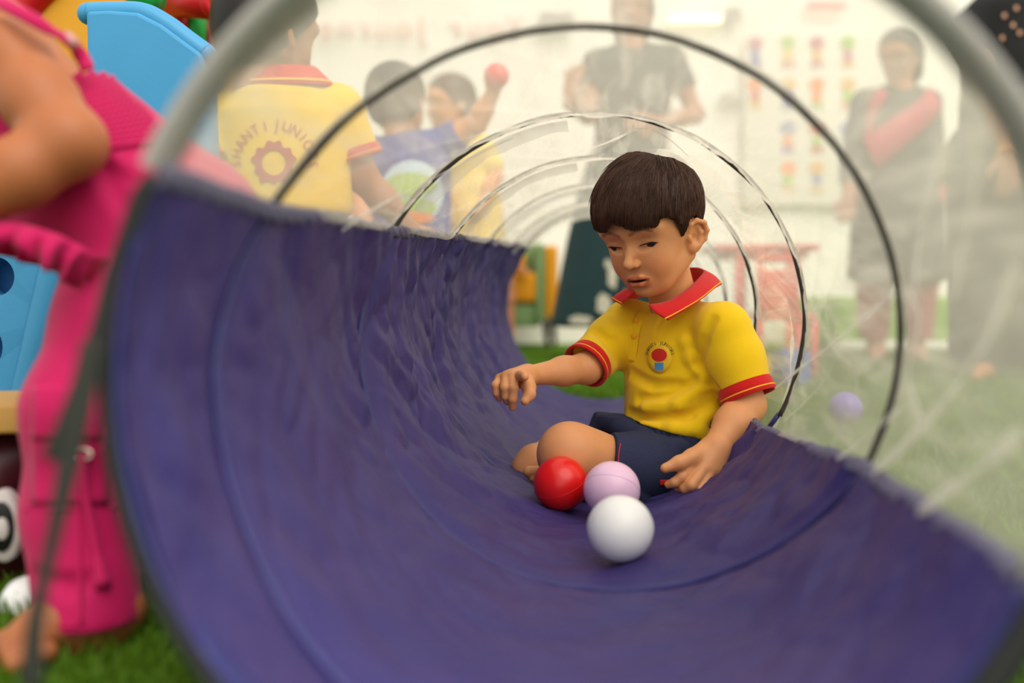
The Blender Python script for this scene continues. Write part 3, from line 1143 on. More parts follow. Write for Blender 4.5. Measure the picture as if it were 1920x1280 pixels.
outv /= np.linalg.norm(outv, axis=2)[..., None]
S1 = np.cross(T, outv)
S1 /= np.linalg.norm(S1, axis=2)[..., None] + 1e-9
tri = [outv * rad[None, :, None], (S1 * .87 - outv * .5) * rad[None, :, None], (-S1 * .87 - outv * .5) * rad[None, :, None]]
HV = np.stack([Wp + q for q in tri], 2).reshape(-1, 3)
base = (np.arange(len(d0)) * NS * 3)[:, None, None]
fi = np.array([[i * 3 + j, i * 3 + (j + 1) % 3, (i + 1) * 3 + (j + 1) % 3, (i + 1) * 3 + j] for i in range(NS - 1) for j in range(3)])
HF = (base + fi[None]).reshape(-1, 4)
# cap under the locks
na, ne = 160, 40
A = np.linspace(-180, 180, na, endpoint=False)
rows = []
for e in np.linspace(0, 1, ne):
    zt = hc[2] + hr[2]
    z = zt + (fz(A) + .008 + .014 * np.exp(-((A - 52) / 16) ** 2) - zt) * e
    zz = np.clip((z - hc[2]) / hr[2], -1, 1)
    # direction with azimuth A that reaches height z on the shell
    el = np.arcsin(np.clip(zz, -.999, .999))
    dirs = np.stack([np.sin(np.radians(A)) * np.cos(el) * hr[0], np.cos(np.radians(A)) * np.cos(el) * hr[1], np.sin(el) * hr[2]], 1)
    rows.append(hc + dirs * .995)
CV = HEADC + HS_ * (np.array(rows).reshape(-1, 3) @ HM.T)
CF = grid_faces(ne, na, True)[:, ::-1]
hairV = np.vstack([HV, CV])
hairF = np.vstack([HF, CF + len(HV)])
mk('hair', hairV, hairF, M_hair, boy)

# shirt
zs = [-.03, .015, .05, .09, .13, .165, .20, .228, .25]
hem_pt = P(1255, 812, 1.45)
shirt_core = [LOFT(pelvis, TX, TY, TZ, zs, [0] * 9, [.002, .006, .008, .006, .003, .001, -.002, -.004, -.006],
                   [.086, .087, .085, .083, .085, .088, .088, .074, .05], [.072, .076, .075, .069, .064, .060, .055, .046, .036], .02, rnd=.03),
              RC(neckb - TZ * .026 + TX * .026, Lsh + TZ * .010, .038, .040, .02), RC(neckb - TZ * .028 - TX * .026, Rsh + TZ * .006, .036, .038, .02),
              RC(neckb - TZ * .020 + TY * .012 + TX * .012, neckb - TZ * .05 + TY * .03, .038, .036, .02)]
Lcd = norm(Lel - Lsh)
Lc = P(1394, 718, 1.437)
Rcd = norm(P(1098, 680, 1.505) - P(1165, 615, 1.565))
Rc = P(1112, 672, 1.52)
slvL = [RC(Lsh, P(1375, 670, 1.45), .039, .041, .015), RC(P(1375, 670, 1.45), Lc + Lcd * .03, .041, .0385, .02)]
slvR = [RC(Rsh, P(1150, 640, 1.555), .038, .0385, .015), RC(P(1150, 640, 1.555), Rc + Rcd * .03, .0385, .036, .02)]
slv = slvL + slvR
creases = []


def crease(pl, r_, k_, op):
    """a fold of the cloth along a line seen on the shirt's front"""
    return [RC(a, b_, r_, r_, k_, op) for a, b_ in zip(pl[:-1], pl[1:])]


shirt0 = shirt_core + slv
cut_hem = PLN(hem_pt, norm(-TZ + TX * -.20 + TY * .10), .003)
cutL = PLN(Lc + Lcd * .006, Lcd)
cutR = PLN(Rc + Rcd * .006, Rcd)


def limit(prims, cutter, near, rad):
    """cut acts only around one sleeve"""
    near = np.asarray(near, np.float32)
    f0 = cutter[1]
    return ('i', lambda p: np.where(np.linalg.norm(p - near, axis=-1) < rad, f0(p), -1.0).astype(np.float32), near, 1e9, .002)


bvh_tmp = None
Vs_, Fs_ = sdf_mesh(shirt0, .005)
bvh_tmp = BVHTree.FromPolygons([Vector(v_) for v_ in Vs_], Fs_.tolist())


def hit(bvh, px, py, lift=0.0):
    d_ = P(px, py, 1.0) - CAM
    d_ = norm(d_)
    r_ = bvh.ray_cast(Vector(CAM), Vector(d_))
    if r_[0] is None:
        return None
    return np.array(r_[0]) + np.array(r_[1]) * lift


def foldline(pl, r_, k_, op, depth):
    pp = [hit(bvh_tmp, x, y, depth) for x, y in pl]
    pp = [q for q in pp if q is not None]
    return crease(pp, r_, k_, op) if len(pp) > 1 else []


# folds: armpit to the belly, along the waist, on the sleeves
fl = []
fl += foldline([(1168, 738), (1200, 748), (1250, 745), (1290, 728), (1318, 700)], .0072, .009, 's', .0024)
fl += foldline([(1166, 752), (1210, 765), (1270, 758), (1320, 722)], .0070, .012, 'u', -.0022)
fl += foldline([(1290, 655), (1312, 690), (1335, 720), (1350, 742)], .0072, .009, 's', .0024)
fl += foldline([(1283, 640), (1296, 672), (1318, 706)], .0070, .012, 'u', -.0022)
fl += foldline([(1180, 775), (1240, 790), (1300, 780), (1345, 745)], .0072, .009, 's', .0024)
fl += foldline([(1296, 815), (1330, 790), (1362, 765)], .0072, .009, 's', .0024)
fl += foldline([(1290, 806), (1318, 788), (1340, 772)], .0070, .012, 'u', -.0022)
fl += foldline([(1155, 640), (1165, 670), (1170, 700)], .0072, .009, 's', .0024)
fl += foldline([(1115, 620), (1145, 645), (1158, 672)], .0072, .009, 's', .0024)
fl += foldline([(1335, 600), (1318, 640), (1312, 680)], .0072, .009, 's', .0024)
fl += foldline([(1185, 700), (1225, 722), (1270, 722)], .0072, .009, 's', .0024)
fl += foldline([(1205, 800), (1260, 803), (1310, 806), (1335, 830)], .0070, .012, 'u', -.0022)
neck_cut = RC(neckb + TZ * .006 + TY * .004, HL(0, -.02, -.085), .0325, .040, .003, 's')
vopen = RC(neckb - TZ * .022 + TY * .058 - TX * .010, neckb + TZ * .03 + TY * .045 - TX * .004, .004, .018, .003, 's')
inner = [(q[0], (lambda f_: (lambda p: f_(p) + .0035))(q[1]), q[2], q[3], q[4]) for q in shirt_core + slv]
shirt = shirt_core + [GRP(slvL + [cutL], .012), GRP(slvR + [cutR], .012)] + fl + [neck_cut, vopen, cut_hem]
Vs_, Fs_ = sdf_mesh(shirt, .0021)
sh = mk('shirt', Vs_, Fs_, M_yel, boy)
shirt_bvh = BVHTree.FromPolygons([Vector(v_) for v_ in Vs_], Fs_.tolist())


def ring_band(c, d_, r0, r1, w0, w1, seg=48, rows=6, th=.003, ref=UP, oval=1.0):
    """sleeve band around axis d_"""
    d_ = norm(d_)
    a = norm(np.cross(d_, ref))
    b_ = np.cross(d_, a)
    ang = np.linspace(0, 2 * np.pi, seg, endpoint=False)
    out_ = []
    prof = [(w0, r0), (w0 + (w1 - w0) * .35, r0 + (r1 - r0) * .35 + .001), (w1 - .001, r1 + .0012), (w1, r1), (w1 - .0015, r1 - th), (w0, r0 - th)]
    for w_, r_ in prof:
        out_.append(c + d_ * w_ + r_ * (np.cos(ang)[:, None] * a + np.sin(ang)[:, None] * b_ * oval))
    return np.array(out_).reshape(-1, 3), grid_faces(len(prof), seg, True)


def cuff(c, d_, r_, wd, parent):
    o_ = mk('cuff', *ring_band(c, d_, r_, r_ + .0015, 0, wd), M_red, parent)
    mk('cuff_stripe', *ring_band(c, d_, r_ + .0012, r_ + .0016, wd * .60, wd * .76, th=.001), M_ystripe, o_)
    return o_


cuff(Lc + Lcd * .001, Lcd + np.array([.05, 0, .02]), .0392, .0215, sh)
cuff(Rc + Rcd * .001, Rcd, .0352, .0215, sh)


def rib(name, top, bot, m, parent, n=40, lift=.0, v0=0.0, v1=1.0, rows=8, bulge=.004, thick=.0022):
    a = catmull(top, n)
    b_ = catmull(bot, n)
    out_ = []
    for v_ in np.linspace(v0, v1, rows):
        q = a + (b_ - a) * v_
        cen = (a.mean(0) + b_.mean(0)) / 2
        o_ = q - cen
        o_ /= np.linalg.norm(o_, axis=1)[:, None]
        out_.append(q + o_ * (bulge * math.sin(math.pi * v_) + lift))
    return mk(name, np.array(out_).reshape(-1, 3), grid_faces(rows, n), m, parent, thick=thick, offset=0)


# collar: fold line round the neck, outer edge lying on the shoulders
ctop = [P(1192, 548, 1.452), P(1180, 541, 1.475), P(1184, 536, 1.53), P(1230, 520, 1.575), P(1290, 503, 1.575), P(1318, 506, 1.545), P(1312, 520, 1.505), P(1285, 545, 1.465), P(1250, 565, 1.445), P(1216, 572, 1.438)]
cbot = [P(1166, 571, 1.462), P(1148, 561, 1.495), P(1162, 566, 1.55), P(1228, 550, 1.605), P(1320, 530, 1.605), P(1352, 532, 1.545), P(1340, 541, 1.485), P(1312, 563, 1.445), P(1280, 583, 1.425), P(1253, 600, 1.418)]
col_ = rib('collar', ctop, cbot, M_red, sh, 60, bulge=.005)
rib('collar_stripe', ctop, cbot, M_ystripe, col_, 60, lift=.0017, v0=.80, v1=.87, rows=3, bulge=.005, thick=.0008)
# placket, buttons, chest pocket seam
pk = [hit(shirt_bvh, x, y, .0012) for x, y in ((1207, 585), (1196, 606), (1189, 630), (1186, 655), (1184, 676))]
pk = [q for q in pk if q is not None]
if len(pk) > 2:
    cl = catmull(pk, 24)
    mk('placket', *tube(cl, .0085, 8, True, (np.tile(TY, (24, 1)), .12)), M_yel, sh)
M_btn = mat('button', (238, 170, 30), .35, .05)
for x, y in ((1188, 631), (1194, 602)):
    q = hit(shirt_bvh, x, y, .003)
    if q is not None:
        Vb, Fb = tube([q - TY * .0012, q + TY * .001, q + TY * .0016], [.0048, .0048, .0036], 18)
        mk('button', Vb, Fb, M_btn, sh)


def drape(pts_uv, cpx, cpy, sc, bvh, lift):
    """lay a flat shape (u right, w up, pixels) on a surface facing us"""
    out_ = []
    for u_, w_ in pts_uv:
        q = hit(bvh, cpx + u_ * sc, cpy - w_ * sc, lift)
        out_.append(q)
    good = [q for q in out_ if q is not None]
    m_ = np.mean(good, 0)
    return np.array([q if q is not None else m_ for q in out_])


def disc_uv(cx, cy, rx, ry, n=20, rings=3):
    V_ = [(cx, cy)]
    for r_ in range(1, rings + 1):
        for i in range(n):
            a = 2 * math.pi * i / n
            V_.append((cx + rx * r_ / rings * math.cos(a), cy + ry * r_ / rings * math.sin(a)))
    F_ = [(0, 1 + i, 1 + (i + 1) % n) for i in range(n)]
    for r_ in range(rings - 1):
        a0, b0 = 1 + r_ * n, 1 + (r_ + 1) * n
        F_ += [(a0 + i, b0 + i, b0 + (i + 1) % n, a0 + (i + 1) % n) for i in range(n)]
    return V_, F_


def quad_uv(x0, y0, x1, y1, n=5, sk=0.0):
    V_ = [(x0 + (x1 - x0) * i / n + sk * (j / n), y0 + (y1 - y0) * j / n) for j in range(n + 1) for i in range(n + 1)]
    F_ = [(j * (n + 1) + i, j * (n + 1) + i + 1, (j + 1) * (n + 1) + i + 1, (j + 1) * (n + 1) + i) for j in range(n) for i in range(n)]
    return V_, F_


def letters(txt):
    """outline meshes of single letters from the built-in font"""
    res = []
    for ch in txt:
        cu = bpy.data.curves.new('letter', 'FONT')
        cu.body = ch
        cu.align_x = 'CENTER'
        cu.resolution_u = 3
        ob = bpy.data.objects.new('letter', cu)
        me = ob.to_mesh()
        Vx = np.array([v_.co[:2] for v_ in me.vertices]) if len(me.vertices) else np.zeros((0, 2))
        Fx = [tuple(p_.vertices) for p_ in me.polygons]
        ob.to_mesh_clear()
        bpy.data.objects.remove(ob)
        bpy.data.curves.remove(cu)
        res.append((Vx, Fx))
    return res


def arc_text(txt, a0, a1, r_, size, sx=1.0):
    """letters along an arc from angle a0 to a1 (degrees, clockwise)"""
    parts_ = []
    for (Vx, Fx), a in zip(letters(txt), np.linspace(a0, a1, len(txt))):
        if not len(Vx):
            continue
        t_ = math.radians(a - 90)
        ca_, sa_ = math.cos(t_), math.sin(t_)
        q = Vx * size * np.array([sx, 1.0])
        x = q[:, 0] * ca_ - q[:, 1] * sa_ + r_ * math.cos(math.radians(a))
        y = q[:, 0] * sa_ + q[:, 1] * ca_ + r_ * math.sin(math.radians(a))
        parts_.append((np.stack([x, y, 0 * x], 1), Fx))
    V_, F_ = merge(parts_)
    return [tuple(q[:2]) for q in V_], F_


# embroidered patch on the chest: lettering over plain colour shapes
M_patch = mat('patch_yellow', (244, 200, 40), .7, .05)
M_pred = mat('patch_red', (214, 44, 28), .7)
M_pblue = mat('patch_blue', (74, 150, 205), .7)
M_pmar = mat('patch_maroon', (120, 34, 50), .7)
M_pblk = mat('patch_black', (38, 30, 22), .7)
cx, cy = 1237, 672
Vp, Fp = disc_uv(0, 2, 23, 29)
po = mk('patch', drape(Vp, cx, cy, 1, shirt_bvh, .0012), Fp, M_patch, sh, thick=.0012, offset=0)
Vp, Fp = disc_uv(0, 7, 14, 12)
mk('patch_disc', drape(Vp, cx, cy, 1, shirt_bvh, .0024), Fp, M_pred, po)
Vp, Fp = quad_uv(-8, -22, 8, -7)
mk('patch_square', drape(Vp, cx, cy, 1, shirt_bvh, .0024), Fp, M_pblue, po)
Vp, Fp = arc_text('SHANTI JUNIORS', 172, 10, 21, 8.4)
mk('patch_lettering', drape(Vp, cx + 1, cy - 5, 1, shirt_bvh, .0027), Fp, M_pblk, po)

# denim shorts
hemc = P(1140, 874, 1.425)
hemd = norm([-1, -.10, .18])
sho = [EL(P(1284, 905, 1.535), (.100, .088, .052), None, .02),
       RC(P(1280, 905, 1.49), P(1200, 882, 1.452), .052, .051, .02), RC(P(1200, 880, 1.452), P(1110, 866, 1.41), .053, .0435, .02),
       RC(P(1225, 925, 1.455), P(1310, 920, 1.49), .030, .038, .02),
       RC(P(1235, 868, 1.585), P(1120, 826, 1.585), .052, .046, .02),
       RC(P(1120, 826, 1.585), P(1098, 818, 1.585), .046, .040, .01)]
sho += CH([P(1140, 792, 1.545), P(1165, 800, 1.515), P(1205, 822, 1.48), P(1240, 850, 1.452)], [.018, .018, .016, .012], .012)
sho += CH([P(1150, 772, 1.555), P(1162, 790, 1.54)], [.014, .016], .012)
sho += CH([P(1180, 836, 1.432), P(1215, 848, 1.425), P(1238, 880, 1.425), P(1236, 915, 1.43)], [.006, .007, .007, .006], .010)
sho += CH([P(1172, 848, 1.425), P(1205, 862, 1.415), P(1222, 895, 1.415)], [.005, .006, .005], .008, 's')
sho += CH([P(1190, 905, 1.42), P(1225, 935, 1.425), P(1270, 950, 1.43)], [.008, .010, .01], .012, 's')
sho += CH([P(1150, 838, 1.43), P(1190, 842, 1.42), P(1228, 862, 1.415), P(1246, 895, 1.42)], [.007, .009, .009, .007], .008)
sho += CH([P(1150, 905, 1.40), P(1180, 920, 1.40), P(1215, 945, 1.41)], [.006, .007, .007], .008)
sho += CH([P(1240, 830, 1.45), P(1275, 838, 1.45), P(1310, 858, 1.45)], [.010, .012, .012], .010)
sho += [limit(None, PLN(hemc + hemd * .0, hemd), hemc + hemd * .04, .075),
        limit(None, PLN(P(1102, 820, 1.585), norm(P(1098, 818, 1.585) - P(1240, 860, 1.585))), P(1092, 816, 1.585), .07),
        PLN(mid(pelvis, neckb, .36), TZ)]
Vd, Fd = sdf_mesh(sho, .0022)
sd_ = mk('shorts', Vd, Fd, M_denim, boy)
denim_bvh = BVHTree.FromPolygons([Vector(v_) for v_ in Vd], Fd.tolist())
M_stitch = mat('red_stitch', (170, 40, 70), .8)
for pl in ([(1163, 832), (1160, 850), (1158, 880), (1154, 905), (1150, 918)],):
    pp = [hit(denim_bvh, x, y, .0008) for x, y in pl]
    pp = [q for q in pp if q is not None]
    if len(pp) > 2:
        mk('stitching', *tube(catmull(pp, 24), .0011, 6), M_stitch, sd_)
# elastic waistband with gathers
zz = np.linspace(0, 1, 8)
ang = np.linspace(0, 2 * np.pi, 260, endpoint=False)
wb0 = .060
rows = []
for q in zz:
    h_ = wb0 + .040 * (q - .5)
    rr_ = 1 + .016 * np.sign(np.sin(ang * 46)) * np.abs(np.sin(ang * 46)) ** .6 + (.02 if q in (0, 1) else 0) * 0
    tp_ = 1.03 - .13 * np.clip(q - .35, 0, 1)
    rows.append(pelvis + TZ * h_ + TX * (np.cos(ang) * .0850 * rr_ * tp_)[:, None] + TY * (.006 + np.sin(ang) * .0748 * rr_ * tp_)[:, None])
mk('waistband', np.array(rows).reshape(-1, 3), grid_faces(8, 260, True), M_denim, sd_, thick=.003, offset=0)
q = hit(denim_bvh, 1246, 903, .002)
if q is not None:
    Vt_, Ft_ = box(q, (.016, .003, .007), .3, .0008)
    mk('red_tab', Vt_, Ft_, M_red, sd_)

# ------------------------------------------------------------------ balls
M_ball = {'red': mat('red_plastic', (226, 22, 20), .28, .04, 8, spec=.5),
          'pink': mat('pink_plastic', (236, 196, 222), .32, .03, 8, spec=.5, sss=.15),
          'white': mat('white_plastic', (238, 237, 234), .35, .02, 8, spec=.5, sss=.1),
          'purple': mat('purple_plastic', (120, 100, 170), .4, .04, 8)}


def ball(c, r_, m, label, tilt, group='plastic play balls'):
    o_ = thing('play_ball', label, 'ball', (c[0], c[1], c[2] - r_), group)
    mk('shell', *uvsphere(c, r_, 64, 40), m, o_)
    t_ = np.linspace(0, 2 * np.pi, 90)
    a = norm(np.cross(tilt, (0.3, .2, 1)))
    b_ = np.cross(norm(tilt), a)
    ring = c + (r_ * 1.0005) * (np.cos(t_)[:, None] * a + np.sin(t_)[:, None] * b_)
    mk('moulding_seam', *tube(ring, .0004, 5, False), m, o_)
    return o_


def floor_z(x, y):
    h_ = trough_bvh.ray_cast(Vector((x, y, .25)), Vector((0, 0, -1)))
    return h_[0].z if h_[0] else 0.0


def rest(px, py, d, r_):
    c = P(px, py, d)
    # settle on the trough
    best = 0
    for i in range(24):
        a = i / 24 * 2 * math.pi
        for q in (0, .5, .85):
            x, y = c[0] + q * r_ * math.cos(a), c[1] + q * r_ * math.sin(a)
            best = max(best, floor_z(x, y) + r_ * math.sqrt(1 - q * q))
    c[2] = best
    return c


BR = .0365
cw, cp_, cr = rest(1163, 1013, 1.10, BR), rest(1147, 935, 1.285, BR), rest(1051, 941, 1.342, BR)
ball(cr, BR, M_ball['red'], 'glossy red plastic ball under the boy\'s knee', np.array([-.35, -.25, .9]))
ball(cp_, BR, M_ball['pink'], 'pale pink plastic ball between the red and white balls', np.array([.2, .6, .7]))
ball(cw, BR, M_ball['white'], 'white plastic ball nearest the camera in the tunnel', np.array([.1, .9, .2]))
print('balls', cw, cp_, cr)
# ------------------------------------------------------------------ girl in pink beside the tunnel's mouth
M_pink = mat('pink_cotton', (184, 10, 82), .75, .12, 25, bump=.3, bump_scale=300, spec=.25, sheen=.1)
gl = thing('person', 'child in bright pink jumpsuit bending forward beside the tunnel mouth', 'person', tuple(P(130, 1225, .88)))
D_ = .90
gsh, gel, gwr = P(20, 112, D_ - .02), P(130, 268, D_ - .05), P(-60, 385, D_ - .08)
gs2 = P(-40, 60, D_ + .16)
ghip, gkn, gan = P(330, 440, D_ + .06), P(112, 770, D_), P(165, 1175, D_ - .02)
ghead = P(-190, -90, D_ + .06)
GM = frame(1.35, .55, 0)
skin = head_prims(ghead, GM, .93, fine=False)
skin += [RC(ghead + GM @ np.array([0, -.02, -.05]), P(-20, 70, D_ + .06), .032, .036, .02),
         RC(P(-20, 150, D_ + .06), P(160, 355, D_ + .06), .072, .072, .03), RC(P(180, 330, D_ + .06), P(330, 440, D_ + .08), .07, .075, .03)]
skin += CH([P(-10, 96, D_ + .03), gsh, mid(gsh, gel, .5), gel, mid(gel, gwr, .5), gwr], [.031, .031, .030, .0285, .0275, .020], .016)
skin += hand_prims(gwr, norm(P(-170, 460, D_ - .1) - gwr), norm([.1, -1, .2]), .10, 1, .3)
skin += CH([gs2, P(-10, 230, D_ + .2), P(-130, 420, D_ + .15)], [.036, .032, .022], .016)
skin += hand_prims(P(-130, 420, D_ + .15), norm([-.7, -.2, -.7]), norm([0, -1, 0]), .10, -1, .3)
skin += CH([ghip, gkn + np.array([.026, .01, 0]), P(150, 960, D_), gan, P(175, 1205, D_ - .02)], [.045, .032, .028, .026, .024], .02)
fx_ = lambda px, d, z: np.array([(px - 960) / FPX * d, d, z])
foot = [fx_(212, .872, .026), fx_(150, .858, .030), fx_(75, .838, .024), fx_(22, .824, .017)]
skin += CH(foot, [.024, .024, .021, .015], .012)
for i in range(5):
    a_ = fx_(4 + 8 * i, .846 - .015 * i, .016)
    skin += [RC(a_ + np.array([.012, .01, .002]), a_ + np.array([-.008, -.006, -.003]), .0088 - .0006 * (4 - i), .0078 - .0006 * (4 - i), .004)]
skin += CH([P(330, 470, D_ + .15), P(190, 800, D_ + .15), P(245, 1130, D_ + .15)], [.045, .034, .026], .02)
M_skin_g = mat('skin_girl', (164, 98, 58), .5, .07, 40, spec=.3, sss=.2)
solid('body', skin, .003, M_skin_g, gl)
solid('hair', hair_cap(ghead, GM, .96, -.10), .005, M_hair_b, gl)
# jumpsuit: smocked bodice, waist, wide cargo legs
top = [RC(P(72, 222, D_ + .06), P(190, 348, D_ + .06), .080, .080, .03), RC(P(190, 348, D_ + .06), P(330, 445, D_ + .07), .080, .086, .03),
       PLN(P(130, 135, D_), norm(P(60, 60, D_) - P(215, 320, D_)))]
wa = norm(P(330, 430, D_ + .06) - P(95, 205, D_ + .06))
suit = mk('jumpsuit', *sdf_mesh(top + [RC(ghip, P(235, 600, D_ + .03), .070, .060, .03), RC(P(235, 600, D_ + .03), gkn + np.array([.022, 0, 0]), .060, .050, .02),
        RC(gkn + np.array([.022, 0, 0]), P(142, 960, D_), .050, .043, .02), RC(P(142, 960, D_), P(168, 1160, D_ - .02), .043, .046, .02),
        RC(P(330, 470, D_ + .15), P(190, 800, D_ + .15), .07, .055, .03), RC(P(190, 800, D_ + .15), P(245, 1130, D_ + .15), .055, .05, .02),
        PLN(P(165, 1146, D_), np.array([0, 0, -1.0]))] +
        CH([P(60, 720, D_ - .055), P(130, 650, D_ - .06), P(230, 560, D_ - .05)], [.004, .005, .005], .012, 's') +
        CH([P(110, 600, D_ - .05), P(180, 545, D_ - .055), P(250, 520, D_ - .05)], [.004, .005, .005], .012, 's') +
        CH([P(200, 330, D_ - .02), P(240, 400, D_ - .03), P(215, 470, D_ - .03)], [.006, .007, .006], .014, 's') +
        CH([P(170, 300, D_ - .02), P(225, 330, D_ - .025), P(300, 345, D_ - .02)], [.005, .005, .004], .012, 's') +
        CH([P(65, 1080, D_ - .045), P(130, 1100, D_ - .06), P(220, 1075, D_ - .05)], [.004, .005, .005], .012, 's'), .003), M_pink, gl)
suit_bvh = BVHTree.FromPolygons([Vector(suit.data.vertices[i].co) + Vector(ORG[suit.name]) for i in range(len(suit.data.vertices))], [tuple(p_.vertices) for p_ in suit.data.polygons])
# smocking rows across the bodice
for i in range(19):
    t_ = i / 18
    a = np.array([122, 128]) + t_ * np.array([78, 150])
    b_ = np.array([152, 92]) + t_ * np.array([175, 170])
    row = [hit(suit_bvh, *(a + (b_ - a) * u_), .0015) for u_ in np.linspace(.02, .97, 26)]
    row = [q for q in row if q is not None]
    if len(row) > 4:
        row = np.array(row)
        mk('smocking', *tube(row, .0030 * (1 + .3 * np.sin(np.arange(len(row)) * 2.1 + i)), 6), M_pink, suit)
# strap over the shoulder
sp = catmull([P(-30, -12, D_ - .03), P(20, 14, D_ - .052), P(75, 44, D_ - .052), P(120, 72, D_ - .03), P(150, 102, D_ - .01), P(165, 130, D_ - .012)], 30)
mk('strap', *tube(sp, .0065, 8, True, (np.tile([0, -1.0, .4], (30, 1)), .35)), M_pink, suit)
M_adj = mat('clear_slider', (190, 130, 130), .3)
q = P(133, 77, D_ - .025)
mk('strap_slider', *tube([q + np.array([-.005, 0, .005]), q, q + np.array([.005, 0, -.004])], .0052, 10), M_adj, suit)
# frill at the waist
n_f = 60
uu = np.linspace(0, 1, n_f)
ftop = catmull([P(-30, 410, D_ - .07), P(40, 420, D_ - .075), P(110, 440, D_ - .07), P(170, 470, D_ - .05), P(205, 485, D_ - .02)], n_f)
fbot = catmull([P(-30, 462, D_ - .07), P(30, 468, D_ - .075), P(85, 500, D_ - .07), P(130, 532, D_ - .05), P(178, 512, D_ - .02)], n_f)
fbot = fbot + np.stack([.004 * np.sin(uu * 40), .010 * np.sin(uu * 34), .004 * np.sin(uu * 46)], 1)
rows = [ftop + (fbot - ftop) * v_ + np.array([0, -.006, 0]) * math.sin(math.pi * v_) for v_ in np.linspace(0, 1, 7)]
mk('frill', np.array(rows).reshape(-1, 3), grid_faces(7, n_f), M_pink, suit, thick=.0015, offset=0)
rows = [P(-40, 395, D_ + .02) + u_ * (P(150, 452, D_ + .02) - P(-40, 395, D_ + .02)) + np.array([0, .012 * math.sin(u_ * 25), -.035 * w_]) for w_ in np.linspace(-.6, 1, 5) for u_ in uu]
mk('frill', np.array(rows), grid_faces(5, n_f), M_pink, suit, thick=.0015, offset=0)


# cargo pocket, seams, buckle, drawcord on the leg
def leg_patch(name, x0, y0, x1, y1, lift, th_, n=10):
    pts = []
    for j in range(n + 1):
        for i in range(n + 1):
            q = hit(suit_bvh, x0 + (x1 - x0) * i / n, y0 + (y1 - y0) * j / n, lift)
            pts.append(q if q is not None else P(x0 + (x1 - x0) * i / n, y0 + (y1 - y0) * j / n, D_ - .05))
    return mk(name, np.array(pts), grid_faces(n + 1, n + 1), M_pink, suit, thick=th_, offset=0)


leg_patch('pocket_flap', 66, 726, 185, 820, .003, .004)
leg_patch('pocket', 60, 800, 200, 945, .0012, .0025)
for pl in ([(46, 952), (120, 956), (215, 950)], [(150, 830), (148, 950), (150, 1060), (152, 1170)], [(62, 1168), (130, 1172), (230, 1166)]):
    pp = [hit(suit_bvh, x, y, .001) for x, y in pl]
    pp = [q for q in pp if q is not None]
    if len(pp) > 1:
        mk('leg_seam', *tube(catmull(pp, 20), .0016, 6), M_pink, suit)
cord = [hit(suit_bvh, x, y, .004) for x, y in ((156, 850), (160, 930), (175, 1010), (192, 1100))]
cord = [q for q in cord if q is not None]
if len(cord) > 2:
    cc = catmull(cord, 24)
    mk('drawcord', *tube(cc, np.concatenate([np.full(18, .0035), np.linspace(.0035, .0075, 6)]), 8), M_pink, suit)
M_metal = mat('buckle', (225, 205, 190), .3, metal=.6)
q = hit(suit_bvh, 154, 848, .004)
if q is not None:
    t_ = np.linspace(0, 2 * np.pi, 30)
    mk('buckle', *tube(q + np.stack([.008 * np.cos(t_), 0 * t_, .0045 * np.sin(t_)], 1), .0013, 6, False), M_metal, suit)


# ------------------------------------------------------------------ standing figures behind the net
def limb(a, b, c, ra, rb, rc, k=.02):
    return CH([a, mid(a, b, .5), b, mid(b, c, .45), c], [ra, (ra + rb) / 2 * .98, rb, rb * .93, rc], k)


def add_face_hair(t, hd, HMx, sc, m, low=-.06, front=.045, grow=.008, long_to=None, vox=.006):
    pr = hair_cap(hd, HMx, sc, low, front, grow)
    if long_to is not None:
        pr = pr[:2] + CH([hd + HMx @ np.array([0, -.05, .0]) * sc] + long_to, [.075 * sc] + [.06 * sc] * (len(long_to) - 1) + [.035 * sc], .04 * sc) + [pr[2]]
    return solid('hair', pr, vox, m, t)


# (a) boy in the yellow uniform shirt, back to us
dA = 1.80
ya = thing('person', 'boy seen from behind in yellow polo with a maroon circular crest, nearest the net', 'person', (P(540, 300, dA)[0], dA, 0))
hA = P(508, 64, dA - .01)
MA = frame(math.radians(180 + 38), .15, 0)
baseA = P(540, 300, dA)
fA = frame(math.radians(180 - 12))
# torso frame: up to the neck, X to the picture's right
zt_ = lambda y: P(540, y, dA)[2]
sk = head_prims(hA, MA, .96)
sk += [LOFT(np.array([baseA[0], dA, zt_(410)]), fA[:, 0], fA[:, 1], UP, [0, .08, .15, .20, .225], [0] * 5, [0, 0, -.005, -.01, -.01], [.08, .08, .085, .05, .03], [.06, .06, .055, .045, .03], .02),
       RC(P(535, 170, dA), hA - UP * .05, .034, .034, .02)]
ashR, aelR, awrR = P(632, 208, dA + .01), P(678, 330, dA + .03), P(765, 425, dA + .06)
ashL, aelL, awrL = P(436, 222, dA), P(416, 330, dA - .02), P(420, 440, dA - .08)
sk += limb(ashR, aelR, awrR, .032, .027, .018) + limb(ashL, aelL, awrL, .032, .027, .018)
sk += hand_prims(awrR, norm([.4, .1, -.6]), norm([.3, -1, 0]), .10, 1, .3) + hand_prims(awrL, norm([0, -.2, -1]), norm([-1, -.3, 0]), .10, 1, .3)
gz = 0.0
for sx in (-1, 1):
    hx = baseA[0] + sx * .045
    sk += limb(np.array([hx, dA, zt_(430)]), np.array([hx + sx * .005, dA - .005, .2]), np.array([hx + sx * .008, dA + .01, .045]), .05, .036, .024)
    sk += CH([np.array([hx + sx * .008, dA - .005, .03]), np.array([hx + sx * .014, dA + .09, .016])], [.026, .016], .015)
solid('body', sk, .005, M_skin_b, ya)
add_face_hair(ya, hA, MA, 1.04, M_hair_b, -.092, .05, vox=.004)
M_yel_b = M_yel
